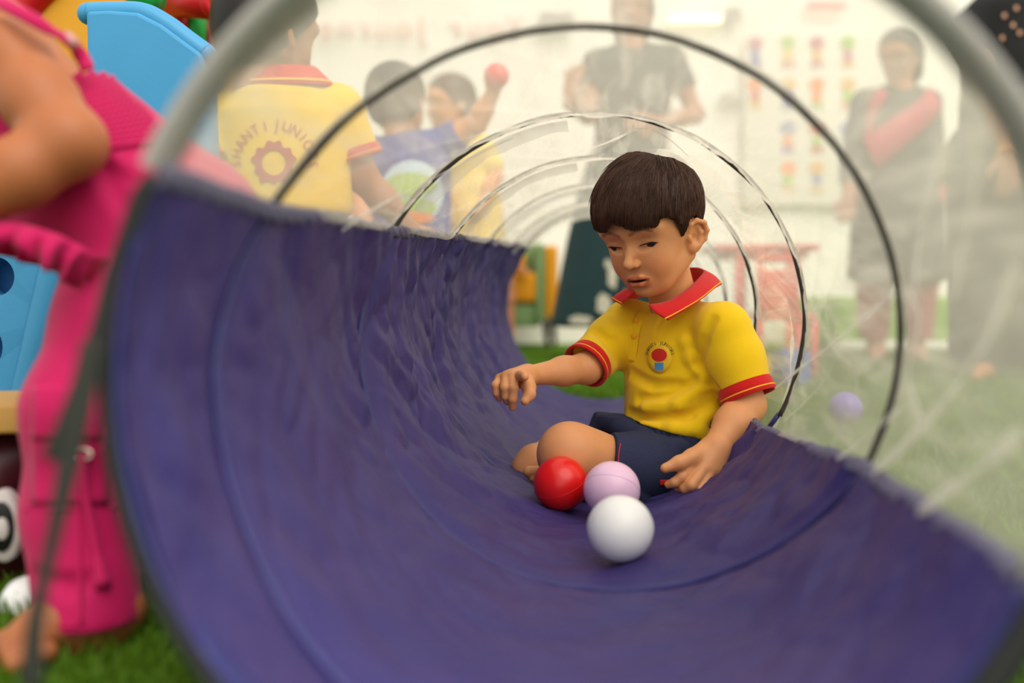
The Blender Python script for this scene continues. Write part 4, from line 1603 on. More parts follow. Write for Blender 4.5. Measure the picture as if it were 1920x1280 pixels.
shA = [LOFT(np.array([baseA[0], dA, zt_(415)]), fA[:, 0], fA[:, 1], UP, [0, .06, .13, .19, .225, .25], [.0, 0, 0, .002, .004, .004], [0, 0, 0, -.005, -.01, -.012],
            [.120, .116, .114, .112, .086, .045], [.084, .080, .076, .068, .055, .04], .02, rnd=.03),
       RC(P(540, 204, dA), ashR, .045, .046, .02), RC(P(530, 204, dA), ashL, .045, .048, .02),
       GRP([RC(ashR, mid(ashR, aelR, .9), .047, .048, .01), PLN(mid(ashR, aelR, .70), aelR - ashR)], .015),
       GRP([RC(ashL, mid(ashL, aelL, .9), .047, .048, .01), PLN(mid(ashL, aelL, .70), aelL - ashL)], .015),
       RC(P(536, 160, dA), hA - UP * .03, .037, .042, .004, 's')]
shA += CH([P(610, 210, dA - .07), P(603, 270, dA - .075), P(606, 330, dA - .075)], [.004, .005, .004], .014, 's')
shA += CH([P(420, 300, dA - .06), P(440, 350, dA - .07), P(470, 385, dA - .08)], [.004, .005, .004], .014, 's')
Va, Fa = sdf_mesh(shA, .004)
so = mk('shirt', Va, Fa, M_yel_b, ya)
bvA = BVHTree.FromPolygons([Vector(v_) for v_ in Va], Fa.tolist())
cuff(mid(ashR, aelR, .60), aelR - ashR, .0505, .020, so)
cuff(mid(ashL, aelL, .60), aelL - ashL, .0505, .020, so)
ca_ = np.linspace(0, 2 * np.pi, 40)
nk = P(534, 146, dA)
ctop = np.array([nk + np.array([.056 * math.sin(t), -.054 * math.cos(t) - .004, .016 - .006 * math.cos(t + .3)]) for t in ca_])
cbot = np.array([nk + np.array([.092 * math.sin(t), -.080 * math.cos(t) - .004, -.018 - .010 * math.cos(t + .2)]) for t in ca_])
rows = [ctop + (cbot - ctop) * v_ for v_ in np.linspace(0, 1, 6)]
co = mk('collar', np.array(rows).reshape(-1, 3), grid_faces(6, 40), M_red, so, thick=.003, offset=0)
rows = [(ctop + (cbot - ctop) * v_) * 1.0 + np.array([0, -.003, .003]) for v_ in (.80, .90)]
mk('collar_stripe', np.array(rows).reshape(-1, 3), grid_faces(2, 40), M_ystripe, co)
# printed crest on the back: ring of lettering round a plain ragged roundel
M_print = mat('maroon_print', (176, 62, 40), .8, .1)
for wd_, a0_, a1_ in (('SHANTI', 182, 104), ('JUNIORS', 86, -2)):
    Vp, Fp = arc_text(wd_, a0_, a1_, 62, 27, .95)
    mk('back_lettering', drape(Vp, 515, 305, 1, bvA, .003), Fp, M_print, so)
Vp, Fp = arc_text('THE PLAY SCHOOL', 206, 330, 72, 15, .9)
Vr, Fr = [], []
n_r = 48
for i in range(n_r):
    a = 2 * math.pi * i / n_r
    ro = 38 * (1 + .10 * math.sin(a * 11) + .06 * math.sin(a * 5))
    Vr += [(22 * math.cos(a), 24 * math.sin(a)), (30 * math.cos(a), 31 * math.sin(a)), (ro * math.cos(a), ro * 1.02 * math.sin(a))]
for i in range(n_r):
    k_ = (i + 1) % n_r
    Fr += [(3 * i, 3 * i + 1, 3 * k_ + 1, 3 * k_), (3 * i + 1, 3 * i + 2, 3 * k_ + 2, 3 * k_ + 1)]
mk('back_roundel', drape(Vr, 514, 305, 1, bvA, .003), Fr, M_print, so)
shoA = [LOFT(np.array([baseA[0], dA, zt_(560)]), fA[:, 0], fA[:, 1], UP, [0, .08, .17], [0] * 3, [0] * 3, [.095, .095, .090], [.075, .078, .075], .02)]
for sx in (-1, 1):
    hx = baseA[0] + sx * .048
    shoA.append(GRP([RC(np.array([hx, dA, zt_(480)]), np.array([hx + sx * .006, dA, .16]), .058, .058, .02), PLN((0, 0, .24), (0, 0, -1))], .02))
solid('shorts', shoA, .006, M_denim, ya)

# (b) boy in the blue T-shirt, throwing a red ball
dB = 2.62
bb = thing('person', 'small boy in blue printed T-shirt, arm raised with a red ball', 'person', (P(765, 300, dB)[0], dB, 0))
hB = P(747, 196, dB)
MB_ = frame(math.radians(180 + 20), .05, -.1)
cB = P(768, 330, dB)
zB = lambda y: P(768, y, dB)[2]
fB = frame(math.radians(180 - 6))
bsR, beR, bwR = P(838, 268, dB), P(892, 232, dB - .03), P(922, 178, dB - .06)
bsL, beL, bwL = P(690, 290, dB), P(672, 370, dB - .02), P(690, 440, dB - .08)
sk = head_prims(hB, MB_, .93)
sk += [LOFT(np.array([cB[0], dB, zB(470)]), fB[:, 0], fB[:, 1], UP, [0, .1, .2, .26, .29], [0] * 5, [0] * 5, [.08, .08, .085, .06, .03], [.06, .06, .055, .045, .03], .02),
       RC(P(757, 270, dB), hB - UP * .04, .033, .033, .02)]
sk += limb(bsR, beR, bwR, .031, .026, .018) + limb(bsL, beL, bwL, .031, .026, .018)
sk += hand_prims(bwR, norm(P(938, 142, dB - .06) - bwR), norm([.5, -.8, 0]), .10, 1, .55) + hand_prims(bwL, norm([0, -.2, -1]), norm([-1, -.3, 0]), .09, 1, .3)
for sx in (-1, 1):
    hx = cB[0] + sx * .045
    sk += limb(np.array([hx, dB, zB(490)]), np.array([hx + sx * .005, dB, .2]), np.array([hx + sx * .008, dB + .01, .045]), .05, .036, .024)
    sk += CH([np.array([hx + sx * .008, dB - .005, .03]), np.array([hx + sx * .014, dB + .08, .016])], [.026, .016], .015)
solid('body', sk, .006, M_skin, bb)
add_face_hair(bb, hB, MB_, .95, M_hair_b, -.05, .05)
M_blue = mat('blue_jersey', (62, 78, 150), .8, .1, 30, bump=.2, bump_scale=200)
shB = [LOFT(np.array([cB[0], dB, zB(520)]), fB[:, 0], fB[:, 1], UP, [0, .1, .22, .30, .355, .38], [0] * 6, [0] * 6, [.115, .110, .110, .110, .085, .045], [.085, .08, .075, .068, .052, .04], .02, rnd=.03),
       RC(P(768, 280, dB), bsR, .042, .044, .02), RC(P(760, 285, dB), bsL, .042, .046, .02),
       GRP([RC(bsR, beR, .045, .043, .01), PLN(mid(bsR, beR, .45), beR - bsR)], .015),
       GRP([RC(bsL, beL, .045, .045, .01), PLN(mid(bsL, beL, .75), beL - bsL)], .015)]
Vb_, Fb_ = sdf_mesh(shB, .005)
so = mk('shirt', Vb_, Fb_, M_blue, bb)
bvB = BVHTree.FromPolygons([Vector(v_) for v_ in Vb_], Fb_.tolist())
M_pg = mat('print_green', (150, 190, 60), .8)
M_pw = mat('print_pale_blue', (190, 215, 225), .8)
M_po = mat('print_orange', (226, 120, 50), .8)
Vp, Fp = disc_uv(0, 0, 58, 62)
mk('print_disc', drape(Vp, 772, 362, 1, bvB, .003), Fp, M_pw, so)
Vp, Fp = disc_uv(0, 0, 46, 22)
mk('print_hill', drape(Vp, 770, 346, 1, bvB, .006), Fp, M_pg, so)
Vp, Fp = disc_uv(0, 0, 40, 18)
mk('print_hill', drape(Vp, 776, 388, 1, bvB, .006), Fp, M_pg, so)
Vp, Fp = disc_uv(0, 0, 36, 12)
mk('print_band', drape(Vp, 776, 408, 1, bvB, .007), Fp, M_po, so)
solid('trousers', [LOFT(np.array([cB[0], dB, zB(640)]), fB[:, 0], fB[:, 1], UP, [0, .1, .2], [0] * 3, [0] * 3, [.095, .098, .095], [.075, .08, .078], .02)] +
      [RC(np.array([cB[0] + sx * .048, dB, .22]), np.array([cB[0] + sx * .052, dB, .07]), .058, .046, .02) for sx in (-1, 1)], .007, M_denim, bb)
rb = P(931, 142, dB - .09)
ball(rb, .032, M_ball['red'], 'red plastic ball held up in the blue-shirted boy\'s hand', np.array([.3, .2, .9]))

# (c) child in pale yellow further back
dC = 3.5
cc_ = thing('person', 'blurred child in pale yellow top behind the blue-shirted boy', 'person', (P(890, 340, dC)[0], dC, 0))
hC = P(842, 196, dC)
MC = frame(math.radians(60), .1, 0)
sk = head_prims(hC, MC, .95)
cC = P(884, 340, dC)
sk += [RC(hC - UP * .05, P(862, 268, dC), .034, .036, .02), RC(P(866, 280, dC), P(890, 420, dC), .075, .075, .02)]
c1, c2, c3 = P(905, 275, dC), P(928, 330, dC - .05), P(905, 385, dC - .12)
c4, c5, c6 = P(838, 290, dC), P(825, 350, dC - .06), P(840, 400, dC - .14)
sk += limb(c1, c2, c3, .03, .026, .018) + limb(c4, c5, c6, .03, .026, .018)
sk += hand_prims(c3, norm([-.3, -.6, -.6]), norm([1, 0, 0]), .09, 1, .3) + hand_prims(c6, norm([.2, -.6, -.6]), norm([-1, 0, 0]), .09, -1, .3)
for sx in (-1, 1):
    sk += limb(np.array([cC[0] + .02 + sx * .045, dC, .42]), np.array([cC[0] + .02 + sx * .05, dC - .02, .22]), np.array([cC[0] + .02 + sx * .05, dC, .045]), .05, .036, .024)
    sk += CH([np.array([cC[0] + .02 + sx * .05, dC + .01, .03]), np.array([cC[0] + sx * .06, dC - .09, .016])], [.026, .016], .015)
solid('body', sk, .008, M_skin, cc_)
add_face_hair(cc_, hC, MC, .96, M_hair, -.05, .05, vox=.008)
M_cream = mat('pale_yellow', (240, 206, 110), .8, .1)
solid('top', [RC(P(868, 285, dC), P(888, 400, dC), .092, .10, .02), RC(P(888, 400, dC), P(892, 450, dC), .10, .105, .02), RC(c1, mid(c1, c2, .7), .044, .044, .02), RC(c4, mid(c4, c5, .7), .044, .044, .02),
              RC(P(862, 262, dC), hC, .04, .05, .01, 's')], .008, M_cream, cc_)
solid('shorts', [RC(np.array([cC[0] + .02, dC, .44]), np.array([cC[0] + .02, dC, .36]), .095, .095, .02)] +
      [RC(np.array([cC[0] + .02 + sx * .05, dC, .38]), np.array([cC[0] + .02 + sx * .052, dC, .28]), .06, .058, .02) for sx in (-1, 1)], .008, M_denim, cc_)


M_grey = mat('grey_cotton', (64, 68, 62), .85, .12, 20, bump=.2, bump_scale=120)
M_teal = mat('dark_teal', (10, 44, 46), .8, .2, 12)
M_blk = mat('black_cotton', (22, 22, 22), .85, .2, 12)
M_char = mat('charcoal_cotton', (66, 66, 64), .85, .15, 12)
M_rose = mat('rose_dupatta', (190, 62, 84), .8, .2, 14)
M_rosep = mat('rose_trousers', (168, 74, 78), .85, .15, 12)


def adult_body(xc, d, yaw, hy, head_yaw, armL, armR, h_sh, hip_z, head_pitch=.1, head_dx=0.0, hands=((0, 0, -1), (0, 0, -1)), curls=(.25, .25)):
    """skin prims of a grown figure; armL / armR = (shoulder, elbow, wrist) points"""
    fr__ = frame(yaw)
    C_ = np.array([xc, d, 0.0])
    hd = np.array([xc + head_dx, d, hy])
    HMx = frame(head_yaw, head_pitch, 0)
    pr = head_prims(hd, HMx, 1.08)
    pr += [RC(hd - UP * .05, np.array([xc, d, h_sh]), .045, .05, .03),
           LOFT(C_ + UP * hip_z, fr__[:, 0], fr__[:, 1], UP, [-.05, .1, .25, h_sh - hip_z - .06, h_sh - hip_z], [0] * 5, [0] * 5, [.15, .12, .125, .13, .06], [.10, .09, .095, .08, .05], .04)]
    for (a, b_, c), hd_, cu, sd in ((armL, hands[0], curls[0], 1), (armR, hands[1], curls[1], -1)):
        pr += limb(a, b_, c, .045, .036, .025, .03)
        pr += hand_prims(c, hd_, norm([.3 * sd, -1, .1]), .17, sd, cu, .008)
    for sx in (-1, 1):
        h_ = C_ + fr__[:, 0] * sx * .085
        pr += limb(h_ + UP * (hip_z - .02), h_ + UP * (hip_z * .52) - fr__[:, 1] * -.01, h_ + UP * .085, .082, .058, .038, .04)
        pr += CH([h_ + UP * .05 - fr__[:, 1] * .03, h_ + UP * .04 + fr__[:, 1] * .07, h_ + UP * .022 + fr__[:, 1] * .15 + fr__[:, 0] * sx * .02], [.040, .034, .020], .03)
    return pr, hd, HMx, fr__, C_


# (e) woman in the middle: grey top, dark teal skirt, one hand raised
dE = 4.3
xE = P(1182, 300, dE)[0]
we = thing('person', 'woman standing behind the net in grey top and long dark teal skirt, hand raised', 'person', (xE, dE, 0))
zE = lambda y: P(1182, y, dE)[2]
aL = (P(1258, 112, dE), P(1304, 215, dE - .02), P(1235, 232, dE - .14))
aR = (P(1120, 120, dE), P(1102, 215, dE - .10), P(1068, 190, dE - .26))
pr, hd, HMx, fr__, C_ = adult_body(xE, dE, .1, zE(28), .2, aL, aR, zE(92), .82, hands=((-.8, -.3, .1), P(1078, 120, dE - .28) - aR[2]), curls=(.3, .12))
solid('body', pr, .008, M_skin_b, we)
add_face_hair(we, hd, HMx, 1.1, M_hair, -.05, .05, long_to=[hd + np.array([.0, .06, -.12]), hd + np.array([.03, .07, -.3])], vox=.010)
tE = [LOFT(C_ + UP * .74, fr__[:, 0], fr__[:, 1], UP, [0, .12, .26, .42, .54, zE(92) - .74 + .01], [0] * 6, [0] * 6, [.185, .165, .155, .172, .170, .07], [.135, .12, .115, .12, .10, .06], .03, rnd=.04),
      RC(np.array([xE, dE, zE(110)]), aL[0], .06, .06, .03), RC(np.array([xE, dE, zE(110)]), aR[0], .06, .06, .03),
      GRP([RC(aL[0], aL[1], .062, .055, .02), PLN(mid(aL[0], aL[1], .55), aL[1] - aL[0])], .02),
      GRP([RC(aR[0], aR[1], .062, .055, .02), PLN(mid(aR[0], aR[1], .55), aR[1] - aR[0])], .02),
      RC(np.array([xE, dE - .07, zE(80)]), np.array([xE, dE - .03, zE(40)]), .055, .07, .01, 's')]
solid('top', tE, .009, M_grey, we)
xk = P(1128, 500, dE)[0] - xE
skz = [zE(612), .35, .55, .75, .92]
V, F = sdf_mesh([LOFT(np.array([xE, dE, 0]), fr__[:, 0], fr__[:, 1], UP, skz, [xk * .9, xk * .7, xk * .5, xk * .25, 0], [0] * 5, [.235, .225, .21, .195, .175], [.20, .19, .17, .15, .13], .03)] +
                [RC(np.array([xE + q, dE - .2, .15]), np.array([xE + q * .55, dE - .15, .7]), .012, .008, .03, 's') for q in (-.22, -.1, .02, .13)], .010)
sk_ = mk('skirt', V, F, M_teal, we)
bvS = BVHTree.FromPolygons([Vector(v_) for v_ in V], F.tolist())
M_pale = mat('pale_skirt_print', (176, 170, 150), .85)
for (x, y, rx, ry) in ((1148, 520, 9, 22), (1132, 570, 13, 20), (1158, 600, 14, 10), (1090, 600, 22, 9), (1140, 495, 6, 9), (1175, 560, 8, 16)):
    Vp, Fp = disc_uv(0, 0, rx, ry, 14, 2)
    Vp = [(u_ * (1 + .2 * math.sin(i * 3.1)), w_ * (1 + .15 * math.sin(i * 1.7))) for i, (u_, w_) in enumerate(Vp)]
    mk('skirt_motif', drape(Vp, x, y, 1, bvS, .006), Fp, M_pale, sk_)

# (f) woman on the right: rose dupatta over charcoal kurta
dF = 4.5
xF = P(1680, 300, dF)[0]
wf_ = thing('person', 'woman in charcoal kurta with rose dupatta and rose trousers seen through the net', 'person', (xF, dF, 0))
zF = lambda y: P(1680, y, dF)[2]
aL = (P(1738, 195, dF), P(1762, 300, dF - .02), P(1745, 385, dF - .08))
aR = (P(1622, 195, dF), P(1600, 300, dF - .04), P(1590, 372, dF - .16))
pr, hd, HMx, fr__, C_ = adult_body(xF, dF, .25, zF(112), .75, aL, aR, zF(168), .80, head_pitch=.3, head_dx=-.01, hands=((0, -.3, -1), (-.2, -.5, -.6)))
solid('body', pr, .008, M_skin_b, wf_)
add_face_hair(wf_, hd, HMx, 1.1, M_hair_b, -.05, .06, long_to=[hd + np.array([.05, .05, -.08]), hd + np.array([.07, .07, -.22])], vox=.010)
tF = [LOFT(C_ + UP * .36, fr__[:, 0], fr__[:, 1], UP, [0, .2, .45, .65, .8, zF(168) - .36 + .01], [0] * 6, [0] * 6, [.215, .205, .19, .165, .165, .07], [.16, .15, .14, .12, .11, .06], .03, rnd=.03),
      RC(np.array([xF, dF, zF(185)]), aL[0], .06, .062, .03), RC(np.array([xF, dF, zF(185)]), aR[0], .06, .062, .03),
      RC(aL[0], mid(aL[1], aL[2], .5), .064, .05, .02), RC(aR[0], aR[1], .064, .055, .02), RC(aR[1], mid(aR[1], aR[2], .5), .055, .05, .02),
      RC(np.array([xF, dF - .06, zF(158)]), hd, .052, .07, .01, 's')]
Vf, Ff = sdf_mesh(tF, .010)
kf = mk('kurta', Vf, Ff, M_char, wf_)
bvF = BVHTree.FromPolygons([Vector(v_) for v_ in Vf], Ff.tolist())


def sash(rows_px, bvh, m, parent, lift=.02, n=26, d=4.5):
    rows_ = []
    for pl in rows_px:
        c2d = catmull(np.array(pl, float), n)
        pts = [hit(bvh, x, y, lift) for x, y in c2d]
        pts = [q if q is not None else P(x, y, d - .08) for q, (x, y) in zip(pts, c2d)]
        rows_.append(pts)
    V_ = np.array(rows_)
    return mk('dupatta', V_.reshape(-1, 3), grid_faces(len(rows_), n), m, parent, thick=.008, offset=0)


sash([[(1740, 172), (1700, 205), (1660, 232), (1628, 262)], [(1752, 190), (1712, 228), (1672, 262), (1634, 292)], [(1758, 210), (1722, 250), (1684, 286), (1648, 318)]], bvF, M_rose, kf)
sash([[(1648, 172), (1632, 195), (1622, 230), (1616, 272)], [(1666, 180), (1650, 210), (1640, 244), (1636, 284)]], bvF, M_rose, kf)
tr_ = []
for sx in (-1, 1):
    h_ = C_ + fr__[:, 0] * sx * .095
    tr_.append(GRP([RC(h_ + UP * .75, h_ + UP * .40, .105, .085, .03), RC(h_ + UP * .40, h_ + UP * .06, .085, .060, .03), PLN((0, 0, .10), (0, 0, -1))], .02))
solid('trousers', tr_, .010, M_rosep, wf_)

# (g) tall figure in black at the right edge
dG = 3.5
xG = P(1895, 300, dG)[0]
wg = thing('person', 'adult in black top with orange bracelet at the right edge of the picture', 'person', (xG, dG, 0))
aL = (np.array([xG + .19, dG, 1.32]), np.array([xG + .24, dG, 1.06]), np.array([xG + .22, dG - .06, .83]))
aR = (P(1815, 60, dG - .02), P(1868, 190, dG - .12), P(1888, 285, dG - .2))
pr, hd, HMx, fr__, C_ = adult_body(xG, dG, .45, 1.56, .6, aL, aR, 1.40, .84, hands=((0, -.1, -1), (.05, -.1, -1)))
solid('body', pr, .008, M_skin_b, wg)
add_face_hair(wg, hd, HMx, 1.1, M_hair_b, -.05, .06, long_to=[hd + np.array([-.05, .06, -.15]), P(1808, 60, dG + .08), P(1804, 260, dG + .06)], vox=.010)
tG = [LOFT(C_ + UP * .62, fr__[:, 0], fr__[:, 1], UP, [0, .15, .3, .5, .68, .79], [0] * 6, [0] * 6, [.205, .20, .18, .175, .175, .07], [.15, .15, .13, .13, .115, .06], .03, rnd=.04),
      RC(C_ + UP * 1.36, aL[0], .06, .065, .03), RC(C_ + UP * 1.36, aR[0], .06, .065, .03),
      RC(aL[0], aL[1], .065, .055, .02), GRP([RC(aR[0], aR[1], .065, .055, .02), PLN(mid(aR[0], aR[1], .35), aR[1] - aR[0])], .02),
      RC(hd - UP * .12 + fr__[:, 1] * .05, hd, .05, .07, .01, 's')]
Vg, Fg = sdf_mesh(tG, .010)
kg = mk('top', Vg, Fg, M_blk, wg)
tr_ = []
for sx in (-1, 1):
    h_ = C_ + fr__[:, 0] * sx * .10
    tr_.append(GRP([RC(h_ + UP * .80, h_ + UP * .42, .125, .105, .03), RC(h_ + UP * .42, h_ + UP * .0, .105, .100, .03), PLN((0, 0, .05), (0, 0, -1))], .02))
tr_ += [RC(C_ + UP * .9, C_ + UP * .78, .165, .17, .03)]
solid('trousers', tr_, .010, M_char, wg)
t_ = np.linspace(0, 2 * np.pi, 40)
dv_ = norm(aR[2] - aR[1])
e1 = norm(np.cross(dv_, [0, 1, 0]))
e2 = np.cross(dv_, e1)
M_org = mat('orange_thread', (240, 160, 20), .6)
mk('bracelet', *tube(aR[2] + .029 * (np.cos(t_)[:, None] * e1 + np.sin(t_)[:, None] * e2), .006, 8, False), M_org, wg)
M_dot = mat('floral_dots', (200, 150, 120), .8)
bvG = BVHTree.FromPolygons([Vector(v_) for v_ in Vg], Fg.tolist())
for (x, y) in ((1884, 30), (1906, 16), (1912, 62), (1880, 72), (1900, 48)):
    q = hit(bvG, x, y, .004)
    if q is not None:
        Vp, Fp = disc_uv(0, 0, 4, 5, 8, 1)
        mk('top_motif', drape(Vp, x, y, 1, bvG, .006), Fp, M_dot, kg)
# ------------------------------------------------------------------ plastic play structure, upper left
M_pb = mat('blue_plastic', (58, 142, 188), .45, .06, 12, bump=.1, bump_scale=120)
M_py = mat('yellow_plastic', (208, 146, 8), .45, .05, 8)
M_pr = mat('red_moulded', (190, 18, 24), .4, .05, 8)
M_pg2 = mat('green_plastic', (22, 150, 60), .4, .05, 8)
dP = 1.50
ps = thing('play_house', 'light blue plastic play house with rolled rim and round holes', 'play house', (P(200, 600, dP)[0], dP, 0))
U_, W_, N_ = np.array([1, 0, 0]), UP, np.array([0, 1.0, 0])


def slab(name, px, d, th_, m, parent, smooth=False, bev=.006):
    pts = [P(x, y, d) for x, y in px]
    o_ = pts[0]
    poly = [(q[0], q[2]) for q in pts]
    V_, F_ = prism(poly, 0, th_, (np.array([0, d, 0]), U_, W_, N_))
    ob = mk(name, V_, F_, m, parent, smooth=smooth)
    if bev:
        b_ = ob.modifiers.new('edge', 'BEVEL')
        b_.width = bev
        b_.segments = 3
        b_.limit_method = 'ANGLE'
    return ob


gy = lambda d: 550 + .308 * FPX / d
pnl = slab('wall_panel', [(172, 28), (215, 26), (268, 30), (312, 52), (350, 80), (386, 106), (396, 150), (400, 300), (400, gy(dP)), (172, gy(dP))], dP, .05, M_pb, ps)
rim = catmull([P(166, 26, dP), P(215, 24, dP), P(268, 26, dP), P(312, 48, dP), P(350, 76, dP), P(386, 102, dP)], 40)
Vr, Fr = tube(rim, .0165, 16)
s0, f0 = uvsphere(rim[0], .0165, 16, 10)
s1, f1 = uvsphere(rim[-1], .0165, 16, 10)
mk('rolled_rim', *merge([(Vr, Fr), (s0, f0), (s1, f1)]), M_pb, ps)
mk('corner_column', *tube(catmull([P(205, 30, dP + .018), P(204, 300, dP + .018), P(203, 700, dP + .018)], 20), .030, 20), M_pb, ps)
for pl in ([(262, 190), (266, 150), (280, 128), (300, 126)], [(342, 90), (344, 130), (350, 165)], [(322, 205), (320, 160), (326, 135)], [(286, 72), (300, 100), (312, 120)]):
    mk('moulded_line', *tube(catmull([P(x, y, dP) for x, y in pl], 20), .0042, 8), M_pb, pnl)
# lower ladder side with round holes
dl_ = 1.36
gyl = gy(dl_)


def holed_panel(px_quad, holes, d, th_, m, parent, name):
    """thick panel with deep round recesses"""
    import bmesh
    pts = [P(x, y, d) for x, y in px_quad]
    bm = bmesh.new()
    vs_ = [bm.verts.new(q) for q in pts]
    bm.faces.new(vs_)
    ed = list(bm.edges)
    for (x, y, rx, ry) in holes:
        c = P(x, y, d)
        ring_ = []
        for i in range(28):
            a = 2 * math.pi * i / 28
            ring_.append(bm.verts.new(c + np.array([rx / FPX * d * math.cos(a), 0, ry / FPX * d * math.sin(a)])))
        for i in range(28):
            bm.edges.new((ring_[i], ring_[(i + 1) % 28]))
    for f_ in list(bm.faces):
        bm.faces.remove(f_)
    bmesh.ops.triangle_fill(bm, use_beauty=True, use_dissolve=False, edges=list(bm.edges), normal=(0, -1, 0))
    ext = bmesh.ops.extrude_face_region(bm, geom=list(bm.faces))
    bmesh.ops.translate(bm, vec=(0, th_, 0), verts=[e for e in ext['geom'] if isinstance(e, bmesh.types.BMVert)])
    bmesh.ops.recalc_face_normals(bm, faces=list(bm.faces))
    bm.verts.index_update()
    V_ = np.array([v_.co[:] for v_ in bm.verts])
    F_ = [tuple(v_.index for v_ in f_.verts) for f_ in bm.faces]
    bm.free()
    return mk(name, V_, F_, m, parent, smooth=False)


M_pbd = mat('blue_plastic_inner', (40, 112, 176), .5, .06, 12)
holed_panel([(-120, 430), (140, 430), (96, 600), (20, 1000), (-160, 1000)], [(-6, 518, 33, 36), (-26, 650, 31, 40), (-44, 800, 31, 40)], dl_, .05, M_pb, ps, 'ladder_side')
slab('ladder_back', [(-120, 440), (140, 440), (96, 600), (20, 990), (-160, 990)], dl_ + .052, .02, M_pbd, ps)
mk('ladder_rail', *tube(catmull([P(118, 440, dl_), P(80, 600, dl_), P(46, 750, dl_), (P(-10, 990, dl_))], 24), .020, 14), M_pb, ps)
mk('ladder_rail', *tube(catmull([P(150, 440, dl_ + .03), P(112, 600, dl_ + .03), P(78, 750, dl_ + .03), (P(24, 990, dl_ + .03))], 24), .012, 12), M_pb, ps)
# yellow slide with red and green pieces behind
dY = 2.08
sl_ = thing('slide_tower', 'yellow plastic slide tower behind the light blue play house', 'slide', (P(330, 600, dY)[0], dY, 0))
slab('yellow_side', [(-140, -260), (470, -260), (478, 60), (470, 190), (440, 230), (400, 260), (400, gy(dY)), (-140, gy(dY))], dY, .05, M_py, sl_)
mk('yellow_hood', *tube(catmull([P(20, 60, dY - .02), P(60, 0, dY - .03), P(110, -60, dY - .04), P(160, -140, dY - .04)], 20), .035, 14), M_pr, sl_)
ax_ = [P(318, 4, dY - .10), P(360, 4, dY - .14), P(402, 6, dY - .17)]
mk('red_tube', *tube(ax_, [.030, .030, .032], 24), M_pr, sl_)
t_ = np.linspace(0, 2 * np.pi, 40)
dd_ = norm(ax_[2] - ax_[0])
e1 = norm(np.cross(dd_, UP))
mk('tube_mouth', *tube(ax_[2] + .024 * (np.cos(t_)[:, None] * e1 + np.sin(t_)[:, None] * UP), .009, 10, False), M_pr, sl_)
mk('red_bracket', *tube([P(330, 10, dY - .1), P(338, 46, dY - .08), P(330, 80, dY - .05)], .016, 12), M_pr, sl_)
mk('green_post', *tube([P(366, -40, dY - .06), P(368, 40, dY - .06), P(366, 110, dY - .06)], .021, 14), M_pg2, sl_)
mk('green_cap', *tube([P(240, -30, dY - .3), P(268, -8, dY - .3), P(300, 6, dY - .3)], .026, 14), M_pg2, sl_)
M_dr = mat('dark_red_plastic', (110, 26, 10), .5)
mk('red_arch', *tube(catmull([P(380, 30, dY - .02), P(396, 80, dY - .02), P(404, 130, dY - .02), P(398, 190, dY - .02)], 20), .018, 12), M_dr, sl_)

# ------------------------------------------------------------------ toy with a round eye at the left edge
M_mar = mat('maroon_plastic', (56, 16, 22), .35, .1, 10)
M_wh = mat('toy_white', (200, 192, 188), .4)
M_bk = mat('toy_black', (18, 18, 18), .35)
M_tan = mat('tan_board', (196, 150, 78), .6, .12, 20, stretch=(1, 8, 8))
dT = 1.02
rt_ = thing('ride_on_toy', 'dark maroon plastic ride-on toy with big round white eye at left edge', 'toy', (P(-60, 1000, dT)[0], dT + .05, 0))
zc = P(0, 985, dT)[2]
mk('toy_body', *sdf_mesh([EL((P(-55, 985, dT)[0], dT + .08, zc), (.062, .10, .105), None, .02), RC((P(-95, 840, dT)[0], dT + .08, zc + .06), (P(0, 850, dT)[0], dT + .06, zc + .062), .035, .030, .03),
      RC((P(-120, 1100, dT)[0], dT + .08, zc - .05), (P(0, 1110, dT)[0], dT + .06, zc - .055), .04, .035, .03), PLN((0, 0, .004), (0, 0, -1))], .004), M_mar, rt_)
ec = P(14, 982, dT - .025)


def oval(name, c, rx, rz, y0, th_, m, parent):
    a = np.linspace(0, 2 * np.pi, 40, endpoint=False)
    pr_ = [(0.0, 1.0), (th_ * .7, 1.0), (th_, .9), (th_, 0.01)]
    rows_ = [np.stack([c[0] + rx * q * np.cos(a), np.full(40, c[1] - y0 - w_), c[2] + rz * q * np.sin(a)], 1) for w_, q in pr_]
    return mk(name, np.array(rows_).reshape(-1, 3), grid_faces(4, 40, True)[:, ::-1], m, parent)


ey = oval('eye', ec, .0185, .0365, 0, .012, M_wh, rt_)
oval('eye_ring', ec + np.array([.001, 0, 0]), .0120, .0250, .012, .003, M_bk, ey)
oval('pupil', ec + np.array([.003, 0, -.001]), .0062, .0110, .015, .003, M_wh, ey)
mk('toy_seat', *box((P(-50, 785, dT)[0], dT + .07, P(0, 786, dT)[2]), (.105, .16, .030), .12, .004), M_tan, rt_)
cb = P(56, 1131, .985)
ball(cb, .0275, M_ball['white'], 'white plastic ball on the turf beside the maroon toy', np.array([.1, .9, .2]))
cpb = P(1585, 765, 2.1)
ball(cpb, .035, M_ball['purple'], 'purple plastic ball on the turf outside the net', np.array([.3, .8, .4]))

# ------------------------------------------------------------------ armchair with a seated child, seen through the tunnel
M_gr = mat('sage_fabric', (112, 138, 88), .9, .1, 40, bump=.2, bump_scale=200)
M_mu = mat('mustard_fabric', (206, 138, 14), .9, .1, 40, bump=.2, bump_scale=200)
M_leg = mat('dark_wood', (44, 34, 26), .6)
dS = 5.45
sf = thing('armchair', 'sage green and mustard armchair beyond the far end of the tunnel', 'armchair', (P(960, 600, dS)[0], dS + .2, 0))


